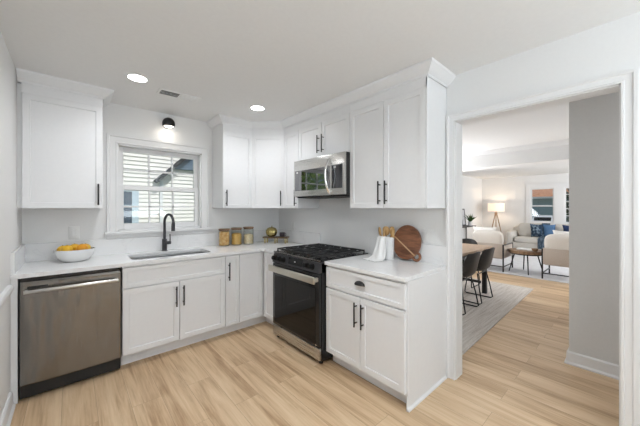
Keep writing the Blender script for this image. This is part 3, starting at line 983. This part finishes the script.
FOODC = {'pasta': ((.70, .35, .08), (.90, .66, .34)), 'cereal': ((.76, .42, .09), (.88, .60, .20)), 'beans': ((.80, .64, .38), (.9, .80, .60))}
for i, (x, y, k, fill, lb) in enumerate([(-.893, -.135, 'pasta', .175, 'glass canister of chunky pasta nearest the window, wooden lid'),
                                   (-.738, -.150, 'cereal', .14, 'glass canister of golden cereal, middle of the three with wooden lids'),
                                   (-.580, -.168, 'beans', .12, 'glass canister of pale beans nearest the corner, wooden lid')]):
    t = thing('glass_canister', lb, 'canister', (x, y, Z), 'glass canisters with wooden lids')
    h = (.196, .202, .208)[i]
    MB().lathe([(0, .0), (.061, 0), (.066, .006), (.066, h), (.062, h), (.062, .010), (0, .006)], (x, y, Z), 32).build('jar', 'jar', t)
    MB().lathe([(0, h - .012), (.060, h - .012), (.060, h + .001), (.068, h + .001), (.068, h + .015), (.064, h + .018), (0, h + .018)], (x, y, Z), 32).build('lid', 'lidwood', t)
    m = M[k] = mat('food_' + k, FOODC[k][0], .7)
    vo = nd(m, 'ShaderNodeTexVoronoi'); vo.inputs['Scale'].default_value = (30, 60, 42)[i]
    lk(m, coords(m, (1, 1, 1)), vo.inputs['Vector'])
    lk(m, ramp(m, vo.outputs['Distance'], [(.05, FOODC[k][1]), (.8, FOODC[k][0]), (1, tuple(c * .6 for c in FOODC[k][0]))]), BS(m).inputs['Base Color'])
    bump(m, vo.outputs['Distance'], .8, -.01)
    MB().lathe([(0, .011), (.0605, .011), (.0605, fill), (.03, fill + .012), (0, fill + .008)], (x, y, Z), 24).build('contents', k, t)

# riser in the corner with a gold vase and a dark cup
t = thing('wooden_riser', 'small dark wooden riser on metal legs standing in the counter corner', 'riser', (-.25, -.33, Z))
a_ = math.radians(-51)
mb = MB().box(-.17, .17, -.06, .06, .068, .088, .004, 2); mb.xf((-.255, -.325, Z), (0, 0, a_)); mb.build('top', 'riserwood', t)
for sx_ in (-.14, 0, .14):
    for sy_ in (-.045, .045):
        mb = MB().box(sx_ - .007, sx_ + .007, sy_ - .007, sy_ + .007, 0, .068); mb.xf((-.255, -.325, Z), (0, 0, a_)); mb.build('leg', 'gold', t)
c_ = Vector((-.295, -.275, Z + .088))
t = thing('pumpkin_vase', 'ribbed gold pumpkin-shaped vase on the wooden riser', 'vase', c_)
mb = MB(); seg = 64
prof = [(r_ * 1.12, z_ * 1.12) for r_, z_ in [(.004, 0), (.035, .0), (.058, .015), (.071, .045), (.070, .072), (.055, .098), (.030, .110), (.008, .106)]]
rings = []
for r, z in prof:
    rings.append([mb.bm.verts.new(c_ + Vector((r * (1 - .09 * abs(math.sin(5 * 2 * PI * k / seg)) ** 3 ** .5) * math.cos(2 * PI * k / seg), r * (1 - .09 * abs(math.cos(5 * 2 * PI * k / seg))) * math.sin(2 * PI * k / seg), z))) for k in range(seg)])
for A, B in zip(rings, rings[1:]):
    for k in range(seg): mb.bm.faces.new((A[k], A[(k + 1) % seg], B[(k + 1) % seg], B[k]))
mb.bm.faces.new(rings[0][::-1]); mb.bm.faces.new(rings[-1])
mb.build('body', 'gold', t)
MB().tube([c_ + Vector((0, 0, .117)), c_ + Vector((.002, 0, .130)), c_ + Vector((.010, .004, .142))], .007, 8, [.009, .006, .007]).build('stem', 'gold', t)
c2 = Vector((-.195, -.385, Z + .088))
t = thing('dark_cup', 'small dark plum cup beside the gold vase on the riser', 'cup', c2)
MB().lathe([(0, 0), (.03, 0), (.036, .01), (.037, .055), (.034, .055), (.032, .012), (0, .008)], c2, 28).build('body', 'plum', t)
MB().torus(c2 + Vector((.028, -.028, .03)), .016, .004, 'X', 20, 8).build('handle', 'plum', t)

# crock with wooden utensils and a towel
cx_, cy_ = -.115, -2.004
t = thing('utensil_crock', 'white ceramic crock holding wooden spoons beside the range', 'crock', (cx_, cy_, Z))
MB().lathe([(0, 0), (.058, 0), (.062, .006), (.0625, .197), (.064, .204), (.058, .204), (.056, .196), (.055, .012), (0, .010)], (cx_, cy_, Z), 36).build('body', 'ceramic', t)
MB().torus((cx_, cy_, Z + .200), .0605, .004, 'Z', 36, 8).build('rim', 'ceramic', t)
ut = [(-.025, .035, .245, .024, 'round wooden spoon at the back-left of the crock'),
      (.005, .012, .25, .026, 'wide wooden spatula in the middle of the crock'),
      (.02, -.02, .25, .023, 'wooden spoon standing upright at the doorway side of the crock'),
      (-.03, .005, .235, .022, 'wooden spoon leaning toward the range out of the crock'),
      (.0, -.035, .225, .012, 'thin pale wooden stick leaning over the cutting board side')]
for i, (dx_, dy_, h, r, lb) in enumerate(ut):
    top = Vector((cx_ + dx_ * 1.5, cy_ + dy_ * 1.7, Z + h + .012))
    bot = Vector((cx_ - dx_ * .6, cy_ - dy_ * .6, Z + .012))
    d_ = (top - bot)
    u_ = thing('wooden_spoon', lb, 'utensil', bot, 'wooden utensils in the crock')
    MB().tube([bot, bot + d_ * .5, bot + d_ * .88], .006, 10, [.006, .006, .0065]).build('shaft', 'spoonwood', u_)
    mb = MB().ball((0, 0, 0), r * 1.3, .010, .043, 18, .8); mb.xf(bot + d_ * .98, (math.atan2(-dy_, .3), math.atan2(dx_, .3), .9 + i)); mb.build('bowl', 'spoonwood', u_)
# towel draped from the rim down to the counter
mb = MB()
prof = [(0.0, .18, .5), (.035, .209, 1), (.062, .211, 1), (.078, .200, 1), (.092, .15, 1.05), (.108, .08, 1.15), (.128, .03, 1.3), (.152, .008, 1.45), (.19, .006, 1.55), (.225, .005, 1.5)]
dirv = Vector((-.985, .17, 0)); per = Vector((.17, .985, 0))
nW = 14
rows = []
for s_, z, wf in prof:
    row = []
    for j in range(nW + 1):
        q_ = 2 * j / nW - 1
        fold = .007 * math.sin(q_ * 6 + s_ * 20) * min(1, s_ * 12)
        base_ = Vector((cx_, cy_, Z)) + dirv * (s_ + fold - .018 * q_ * q_ * (1 if .05 < s_ < .14 else .2)) + per * (q_ * .062 * wf)
        row.append(mb.bm.verts.new((base_.x, base_.y, Z + z + (abs(fold) * .8 if z < .02 else 0))))
    rows.append(row)
for A, B in zip(rows, rows[1:]):
    for j in range(nW): mb.bm.faces.new((A[j], A[j + 1], B[j + 1], B[j]))
bmesh.ops.subdivide_edges(mb.bm, edges=mb.bm.edges[:], cuts=1, use_grid_fill=True, smooth=.3)
bmesh.ops.solidify(mb.bm, geom=mb.bm.faces[:], thickness=.004)
tag(mb.build('dish_towel', 'linen', angle=80), 'white linen towel draped out of the crock onto the counter', 'towel')
# round cutting board leaning on the splash
t = thing('cutting_board', 'round walnut cutting board with pale stripe and ring handle, leaning on the wall', 'cutting board')
ang = math.radians(-52)
def ring_poly(c, r, n=48): return [(c[0] + r * math.cos(2 * PI * k / n), c[1] + r * math.sin(2 * PI * k / n)) for k in range(n)]
RBd = .154
mb = MB().prism([(x * .88, y) for x, y in ring_poly((0, 0), RBd, 64)], -.011, .011, .003)
body = mb.xf((0, 0, 0), (PI / 2, 0, 0)).build('board', 'walnut', t)
hx, hz = .108, -.118
MB().torus((hx, 0, hz), .032, .0115, 'Y', 32, 10).build('ring_handle', 'walnut', t)
mb = MB().box(-.142, .142, -.0118, .0118, -.006, .006)
mb.xf((-.022, 0, -.030), (0, math.radians(35), 0))
mb.build('stripe', 'maple', t)
place(t, (-.055, -2.170, Z + RBd + .009), rot=(math.radians(-11), 0, RB))

# ------------------------------------------------------------------ dining
tag(MB().prism([(.36, -2.462), (3.58, -2.39), (3.58, -.35), (.36, -.42)], 0, .010, .003).build('area_rug', 'rug'), 'beige woven area rug under the dining table', 'rug')
t = thing('dining_table', 'wooden dining table with black metal legs on the beige rug', 'table', (2.1, -1.5, .01))
MB().box(1.05, 2.96, -1.955, -1.03, .715, .752, .004, 2).build('table_top', 'tablewood', t)
for x in (1.25, 2.68):
    for y in (-1.923, -1.08):
        MB().box(x - .03, x + .03, y - .03, y + .03, .0105, .715).build('leg', 'black', t, smooth=False)
MB().box(1.28, 2.65, -1.52, -1.46, .16, .2).box(1.24, 1.26, -1.87, -1.11, .16, .2).box(2.67, 2.69, -1.87, -1.11, .16, .2).build('stretcher', 'black', t, smooth=False)

def make_chair():
    t = thing('dining_chair', '', 'chair', (0, 0, 0), 'black dining chairs')
    mb = MB()
    pf = [(.235, .452, .205), (.19, .456, .222), (.10, .448, .228), (0, .44, .23), (-.09, .443, .232), (-.165, .462, .232), (-.205, .50, .230), (-.228, .56, .224), (-.245, .63, .214), (-.262, .71, .198), (-.276, .775, .176), (-.282, .80, .15)]
    nW = 14
    rows = []
    for y, z, hw in pf:
        row = []
        for j in range(nW + 1):
            q_ = 2 * j / nW - 1
            k = abs(q_) ** 3
            if z < .48 and y > -.17: row.append(mb.bm.verts.new((q_ * hw, y, z + .055 * k)))
            else: row.append(mb.bm.verts.new((q_ * hw, y + .085 * k, z + .01 * k * (z < .6) - .02 * k * (z > .76))))
        rows.append(row)
    for A, B in zip(rows, rows[1:]):
        for j in range(nW): mb.bm.faces.new((A[j], A[j + 1], B[j + 1], B[j]))
    bmesh.ops.recalc_face_normals(mb.bm, faces=mb.bm.faces)
    bmesh.ops.solidify(mb.bm, geom=mb.bm.faces[:], thickness=.018)
    mb.build('shell', 'leather', t, angle=70)
    for sx_ in (-1, 1):
        x = .225 * sx_
        pts = [(x * .75, .14, .425), (x * .95, .175, .2), (x, .205, .03), (x, .185, .0105), (x, -.17, .0105), (x, -.195, .03), (x * .95, -.16, .22), (x * .75, -.12, .425)]
        MB().tube(pts, .0085, 10).build('sled_leg', 'black', t)
    for y in (.14, -.12):
        MB().tube([(-.165, y, .42), (.165, y, .42)], .008, 8).build('crossbar', 'black', t)
    return t
ch = make_chair()
spots = [(1.655, -1.91, 0, 'black molded dining chair on sled legs, nearest the doorway jamb'),
         (2.245, -1.905, 0, 'black molded dining chair on sled legs, next to the armchair end of the table'),
         (2.99, -1.46, PI / 2, 'black dining chair at the far head of the wooden table')]
for i, (x, y, rz, lb) in enumerate(spots):
    o = ch if i == 0 else copy_tree(ch)
    place(o, (x, y, .010), rz); o['label'] = lb

# ------------------------------------------------------------------ living room
tag(MB().box(4.50, 7.75, -4.3, -.55, 0, .012, .003, 1).build('area_rug', 'palerug'), 'pale grey area rug under the coffee table and armchairs', 'rug')
RZ = .012
def make_armchair():
    """faces +X, origin at the middle of its rear on the floor"""
    t = thing('armchair', '', 'armchair', (0, 0, 0), 'greige armchairs with black metal frames')
    hw = .325
    for sy_ in (-1, 1):
        y = hw * sy_
        for x in (.0, .68):
            MB().box(x - .012, x + .012, y - .012, y + .012, 0, .585).build('leg', 'black', t, smooth=False)
        MB().box(.0, .68, y - .011, y + .011, .56, .585).build('arm_rail', 'black', t, smooth=False)
        MB().box(.0, .68, y - .009, y + .009, .10, .118).build('side_rail', 'black', t, smooth=False)
        MB().box(.03, .65, y - .02 + .012 * -sy_, y + .02 + .012 * -sy_, .285, .56, .008, 2).build('side_panel', 'greige', t)
    MB().box(-.008, .008, -hw, hw, .10, .118).build('stretcher', 'black', t, smooth=False)
    MB().box(.02, .66, -hw + .03, hw - .03, .27, .34, .01, 2).build('seat_deck', 'greige', t)
    MB().box(-.02, .04, -hw + .012, hw - .012, .28, .60, .012, 3).build('back_panel', 'greige', t)
    MB().soft(.14, .72, -hw + .04, hw - .04, .335, .49, .35).build('seat_cushion', 'cream', t)
    mb = MB().soft(-.085, .10, -hw + .02, hw - .02, -.2, .19, .5); mb.xf((.07, 0, .685), (0, math.radians(-8), 0)); mb.build('back_cushion', 'cream', t)
    return t
ac = make_armchair()
ac['label'] = 'greige armchair in a black metal frame, standing behind the dining table'
place(ac, (4.62, -1.335, RZ), math.radians(0))
o = copy_tree(ac); o['label'] = 'greige armchair in a black metal frame, next to the hall wall, back turned'
place(o, (4.55, -2.665, RZ), math.radians(0))
def throw_pillow(label, m_, loc, w, h, th, rz, tilt=-.15, roll=0, cat='pillow'):
    mb = MB().pillow(w, h, th)
    mb.xf((0, 0, 0), (0, roll, 0)); mb.xf((0, 0, 0), (tilt, 0, 0))
    o = tag(mb.build('throw_pillow', m_, angle=80), label, cat)
    o.location = loc; o.rotation_euler = (0, 0, rz)
    return o
throw_pillow('white throw pillow poking above the armchair behind the dining table, lamp side', 'whitefab', (4.82, -1.24, .55), .50, .42, .13, PI / 2, -.2)
throw_pillow('small white pillow poking above the armchair next to the hall wall', 'whitefab', (4.75, -2.70, .55), .46, .42, .13, PI / 2, -.2)

# sofa, faces -X
t = thing('sofa', 'oatmeal fabric sofa with loose cushions under the far window', 'sofa', (8.3, -1.95, 0))
y0, y1 = -2.98, -.86
MB().box(7.86, 8.72, y0, y1, .12, .34, .02, 3).build('base', 'sofa', t)
MB().soft(8.52, 8.80, y0, y1, .14, .84, .28).build('back', 'sofa', t)
for a_ in (y0, y1 - .17):
    MB().soft(7.86, 8.75, a_, a_ + .17, .12, .66, .25).build('arm', 'sofa', t)
ym = (y0 + y1) / 2
for a_, b_ in ((y0 + .18, ym), (ym, y1 - .18)):
    MB().soft(7.84, 8.55, a_ + .004, b_ - .004, .335, .505, .28).build('seat_cushion', 'sofa', t)
    mb = MB().soft(-.09, .11, a_ + .01, b_ - .01, -.22, .22, .38); mb.xf((8.45, 0, .70), (0, math.radians(12), 0)); mb.build('back_cushion', 'sofa', t)
for x in (7.93, 8.66):
    for y in (y0 + .08, y1 - .08):
        MB().cyl((x, y, RZ if x < 7.75 else 0), (x, y, .12), .02, .026, 12).build('foot', 'lampwood', t)
throw_pillow('navy and white patterned throw pillow on the sofa, nearest the lamp', 'navyfloral', (8.22, -1.57, .50), .33, .42, .14, PI / 2 - .1, -.22)
throw_pillow('solid blue throw pillow on the sofa beside the patterned one', 'bluepillow', (8.24, -1.86, .50), .30, .42, .14, PI / 2 + .1, -.22)
throw_pillow('dark navy throw pillow on the sofa nearest the hall wall', 'navy', (8.22, -2.38, .50), .44, .42, .14, PI / 2, -.22)
mb = MB()  # throw over the seat front
rows = []
pf = [(8.42, .93), (8.36, .90), (8.28, .72), (8.20, .53), (8.02, .515), (7.87, .512), (7.825, .48), (7.82, .36), (7.82, .20)]
for x, z in pf:
    rows.append([mb.bm.verts.new((x - .006 * math.sin(j * 2.1), -1.66 - .20 * j / 8, z + .004 * math.cos(j * 1.7))) for j in range(9)])
for A, B in zip(rows, rows[1:]):
    for j in range(8): mb.bm.faces.new((A[j], A[j + 1], B[j + 1], B[j]))
bmesh.ops.solidify(mb.bm, geom=mb.bm.faces[:], thickness=.012)
tag(mb.build('throw_blanket', 'bluethrow', angle=80), 'slate blue throw blanket hanging over the middle of the sofa', 'blanket')

# coffee table
t = thing('coffee_table', 'round wooden coffee table on splayed black legs between the armchairs', 'table', (4.90, -1.99, RZ))
cx_, cy_ = 4.95, -1.99
MB().cyl((cx_, cy_, .43), (cx_, cy_, .49), .31, seg=48).build('table_top', 'stoolwood', t)
MB().cyl((cx_, cy_, .405), (cx_, cy_, .43), .285, seg=48).build('apron', 'black', t)
for k in range(4):
    a_ = PI / 4 * (2 * k) + math.radians(200)
    MB().cyl((cx_ + .20 * math.cos(a_), cy_ + .20 * math.sin(a_), .405), (cx_ + .30 * math.cos(a_), cy_ + .30 * math.sin(a_), RZ), .013, .010, 10).build('leg', 'black', t)
tag(MB().box(cx_ - .06, cx_ + .16, cy_ - .12, cy_ + .16, .49, .515, .003, 1).build('tray', 'ceramic'), 'flat white tray of books lying on the round coffee table', 'tray')
tag(MB().lathe([(0, 0), (.03, 0), (.05, .02), (.06, .06), (.055, .06), (.045, .022), (0, .008)], (cx_ - .12, cy_ - .18, .49), 24).build('decor_bowl', 'stoolwood'), 'little brown bowl on the round coffee table near the armchair', 'bowl')

# floor lamp
lx, ly = 8.55, -.385
t = thing('floor_lamp', 'tripod floor lamp with lit drum shade in the far corner', 'lamp', (lx, ly, 0))
mb = MB()
mb.lathe([(.243, 1.275), (.243, 1.555), (.238, 1.555), (.238, 1.275), (.243, 1.275)], (lx, ly, 0), 40)
mb.build('lamp_shade', 'shade', t)
MB().cyl((lx, ly, 1.20), (lx, ly, 1.24), .045, seg=20).cyl((lx, ly, 1.24), (lx, ly, 1.36), .012, seg=12).build('hub', 'lampwood', t)
MB().ball((lx, ly, 1.40), .035, seg=14).build('bulb', 'bulb', t)
for k in range(3):
    a_ = math.radians(75 + 120 * k)
    MB().cyl((lx + .02 * math.cos(a_), ly + .02 * math.sin(a_), 1.215), (lx + .30 * math.cos(a_), ly + .30 * math.sin(a_), 0), .016, .012, 12).build('leg', 'lampwood', t)
lamp('floor_lamp_glow', 'POINT', (lx, ly, 1.42), (0, 0, 0), 5, (1, .82, .62), shadow_soft_size=.06)

# console with frame and plant
t = thing('console_table', 'slim black metal console table against the dining side wall', 'console', (6.9, 0, 0))
MB().box(6.3, 7.42, -.15, .17, .80, .828, .002, 1).build('top', 'black', t)
for x in (6.32, 7.40):
    for y in (-.13, .15):
        MB().box(x - .014, x + .014, y - .014, y + .014, 0, .80).build('leg', 'black', t, smooth=False)
MB().box(6.32, 7.40, -.13, .15, .22, .235).build('shelf', 'black', t, smooth=False)
t = thing('picture_frame', 'dark picture frame propped on the console table beside the plant', 'frame', (7.1, .1, .828))
mb = MB()
w2, h2 = .15, .54
mb.box(-w2, -w2 + .035, -.012, .012, 0, h2).box(w2 - .035, w2, -.012, .012, 0, h2).box(-w2, w2, -.012, .012, 0, .035).box(-w2, w2, -.012, .012, h2 - .035, h2)
mb.xf((7.08, .09, .829), (math.radians(-6), 0, 0)); mb.build('border', 'gunmetal', t, smooth=False)
mb = MB().box(-w2 + .03, w2 - .03, -.004, .008, .03, h2 - .03); mb.xf((7.08, .09, .829), (math.radians(-6), 0, 0)); mb.build('print', 'palerug', t, smooth=False)
t = thing('potted_plant', 'spiky green plant in a white pot on the console table', 'plant', (7.22, -.04, .828))
MB().lathe([(0, 0), (.05, 0), (.075, .13), (.07, .13), (.06, .11), (0, .11)], (7.22, -.04, .828), 24).build('pot', 'ceramic', t)
mb = MB()
for k in range(46):
    a_ = random.uniform(0, 2 * PI); tl = random.uniform(.05, .75); ln = random.uniform(.18, .30)
    p0 = Vector((7.22, -.04, .93))
    d_ = Vector((math.cos(a_) * math.sin(tl), math.sin(a_) * math.sin(tl), math.cos(tl)))
    p1 = p0 + d_ * ln * .6; p2 = p0 + d_ * ln + Vector((d_.x * .05, d_.y * .05, -.02 * tl))
    mb.tube([p0, p1, p2], .008, 5, [.006, .010, .001])
mb.build('leaves', 'leafgreen', t)

# ------------------------------------------------------------------ outdoors
GZ = -.8
struct(MB().box(-60, 110, .35, 80, GZ - .1, GZ).box(9.2, 110, -80, .35, GZ - .1, GZ).build('ground', 'grass', base=False))
struct(MB().box(26, 38, -60, 60, GZ, GZ + .01).build('road', 'asphalt', base=False))
# neighbour's house behind the kitchen window
hy = 6.5
t = thing('neighbor_house', 'cream lap-sided house next door seen through the kitchen window', 'house', (2, hy + 3, GZ))
mb = MB()
LP = .125
pf = [(hy + .05, GZ)]
zq = GZ
while zq < 5.2 - LP:
    pf += [(hy - .024, zq), (hy, zq + LP - .010), (hy + .012, zq + LP - .010), (hy + .012, zq + LP)]
    zq += LP
pf += [(hy + 6, zq), (hy + 6, GZ)]
A = [mb.bm.verts.new((-1.75, y, z)) for y, z in pf]; B = [mb.bm.verts.new((8, y, z)) for y, z in pf]
for i in range(len(pf)):
    j = (i + 1) % len(pf)
    mb.bm.faces.new((A[i], A[j], B[j], B[i]))
mb.bm.faces.new(A); mb.bm.faces.new(B[::-1])
bmesh.ops.triangulate(mb.bm, faces=[f_ for f_ in mb.bm.faces if len(f_.verts) > 4])
mb.build('wall', 'siding', t, smooth=False)
MB().box(-1.85, -1.73, hy - .02, hy + .1, GZ, 5.2).build('corner_board', 'extwhite', t, smooth=False)
MB().box(-2.1, 8.4, hy - .5, hy + 6.5, 5.2, 5.35).prism([(-2.1, hy - .5), (8.4, hy - .5), (8.4, hy + 6.5), (-2.1, hy + 6.5)], 5.35, 5.5).build('roof', 'shingle', t, smooth=False)
f = MB().box(-.97, -.80, hy - .05, hy, .5, 1.95).box(-1.7, -.97, hy - .05, hy, 1.88, 1.98).box(-1.7, -.97, hy - .05, hy, 1.42, 1.47).box(-1.74, -1.66, hy - .05, hy, .5, 1.95).box(-1.74, -.80, hy - .06, hy, .42, .52)
w1 = f.build('window', 'extblue', t, smooth=False)
MB().box(-1.66, -.97, hy - .03, hy - .01, .5, 1.9).build('pane', mat('dusk_glass', (.05, .08, .12), .08), w1, smooth=False)
MB().box(-.235, -.15, hy - .08, hy, GZ, 2.26).build('downspout', 'extwhite', t, smooth=False)
mb = MB(); mb.box(0, 2.2, -.30, 0, -.05, .05); mb.xf((-.37, hy, 2.21), (0, -math.radians(45), 0)); mb.build('rake_gutter', 'gutter', t, smooth=False)
mb = MB(); mb.prism([(.08, 2.66), (2.4, 2.66), (2.4, 3.95), (1.32, 3.86)], 0, .12); mb.xf((0, hy, 0), (PI / 2, 0, 0)); mb.build('porch_roof', 'shingle', t, smooth=False)

def tree(name, label, x, y, h, r, ml='foliage', n=900, sz=.16, zc=None):
    t = thing(name, label, 'tree', (x, y, GZ), 'trees outside the windows')
    MB().tube([(x, y, GZ), (x + .05, y, GZ + h * .4), (x - .04, y + .05, GZ + h * .75)], .14, 10, [.17, .12, .05]).build('trunk', 'bark', t)
    mb = MB()
    rnd = random.Random(int(x * 100 + y * 31))
    for k in range(n):
        while True:
            p = Vector((rnd.uniform(-1, 1), rnd.uniform(-1, 1), rnd.uniform(-1, 1)))
            if p.length < 1: break
        p = p * (.55 + .45 * rnd.random())
        c = Vector((x + p.x * r, y + p.y * r, GZ + (zc or h * .62) + p.z * h * .40))
        q = Matrix.Rotation(rnd.uniform(0, 6.28), 3, 'Z') @ Matrix.Rotation(rnd.uniform(-1.2, 1.2), 3, 'X')
        s_ = sz * rnd.uniform(.6, 1.3)
        vs = [mb.bm.verts.new(c + q @ Vector(v_)) for v_ in ((-s_ * .5, 0, 0), (0, -s_ * .3, .02), (s_ * .5, 0, 0), (0, s_ * .3, .02))]
        mb.bm.faces.new(vs)
    mb.build('foliage', ml, t, smooth=False)
    return t
tree('leafy_tree', 'bright green leafy tree reflected in the microwave window', -4.6, 4.4, 5.0, 1.7, n=1500)
tree('leafy_tree', 'bright green leafy tree behind the one reflected in the microwave', -7.6, 8.0, 6.5, 2.2, n=1500, sz=.2)
tree('leafy_tree', 'small green tree at the outer corner of the house next door', -3.5, 8.2, 4.5, 1.2, n=1200)
tree('garden_shrub', 'dark green shrub outside the narrow living room window', 11.4, -2.08, 4.6, .38, 'hedgeleaf', n=1800, sz=.12, zc=2.2)

# house across the road
t = thing('blue_house', 'blue-grey house with orange-brown roof across the road', 'house', (44, 2, GZ))
MB().box(42, 52, -8, 14, GZ, 2.75).build('wall', 'bluesiding', t, smooth=False)
mb = MB(); mb.prism([(-.8, 2.75), (5, 7.2), (10.8, 2.75)], -8.6, 14.6)
for v_ in mb.bm.verts:
    x, z, y = v_.co.x, v_.co.y, v_.co.z
    v_.co = Vector((42 + x, y, z))
mb.build('roof', 'tileroof', t, smooth=False)
MB().box(41.1, 41.35, -8.6, 14.6, 2.58, 2.80).build('fascia', 'extwhite', t, smooth=False)
for y in (-3, 1.6, 6.5):
    w1 = MB().box(41.9, 42, y, y + 1.5, .7, 2.1).build('window', 'extwhite', t, smooth=False)
    MB().box(41.87, 41.9, y + .12, y + 1.38, .8, 2.0).build('pane', 'gutter', w1, smooth=False)
# parked car, end on
cy0, cx0 = 2.05, 29.5
t = thing('parked_car', 'white car parked on the road outside the living room window', 'car', (cx0, cy0, GZ + .01))
mb = MB()
sec = [(0, .35, .62, .84), (.05, .28, .95, .89), (.6, .25, 1.0, .91), (3.4, .25, .98, .91), (4.1, .28, .88, .88), (4.3, .35, .7, .8)]
rings = []
for x, za, zb, hw in sec:
    rings.append([mb.bm.verts.new((cx0 + x, cy0 + a * hw, GZ + z)) for a, z in ((-1, za), (-1, zb - .12), (-.88, zb), (.88, zb), (1, zb - .12), (1, za))])
for A, B in zip(rings, rings[1:]):
    for k in range(6): mb.bm.faces.new((A[k], A[(k + 1) % 6], B[(k + 1) % 6], B[k]))
mb.bm.faces.new(rings[0]); mb.bm.faces.new(rings[-1])
mb.build('body', 'carpaint', t)
mb = MB()
rings = []
for x, z, hw in ((.15, .95, .80), (.55, 1.50, .66), (2.2, 1.52, .66), (3.1, .98, .78)):
    rings.append([mb.bm.verts.new((cx0 + x, cy0 + a * hw, GZ + zz_)) for a, zz_ in ((-1, z), (1, z), (1, .94), (-1, .94))])
for A, B in zip(rings, rings[1:]):
    for k in range(4): mb.bm.faces.new((A[k], A[(k + 1) % 4], B[(k + 1) % 4], B[k]))
mb.bm.faces.new(rings[0]); mb.bm.faces.new(rings[-1])
mb.build('cabin', 'carpaint', t)
mb = MB(); mb.box(-.006, .006, -.62, .62, .08, .46); mb.xf((cx0 + .165, cy0, GZ + .98), (0, math.radians(36), 0)); mb.build('rear_window', 'blackglass', t, smooth=False)
for s_ in (-1, 1):
    MB().box(cx0 - .01, cx0 + .08, cy0 + s_ * .72 - .12, cy0 + s_ * .72 + .12, GZ + .66, GZ + .80).build('tail_light', 'tail', t, smooth=False)
    for x in (.8, 3.4):
        MB().cyl((cx0 + x, cy0 + s_ * .74, GZ + .33), (cx0 + x, cy0 + s_ * .92, GZ + .33), .32, seg=24).build('wheel', 'tyre', t)
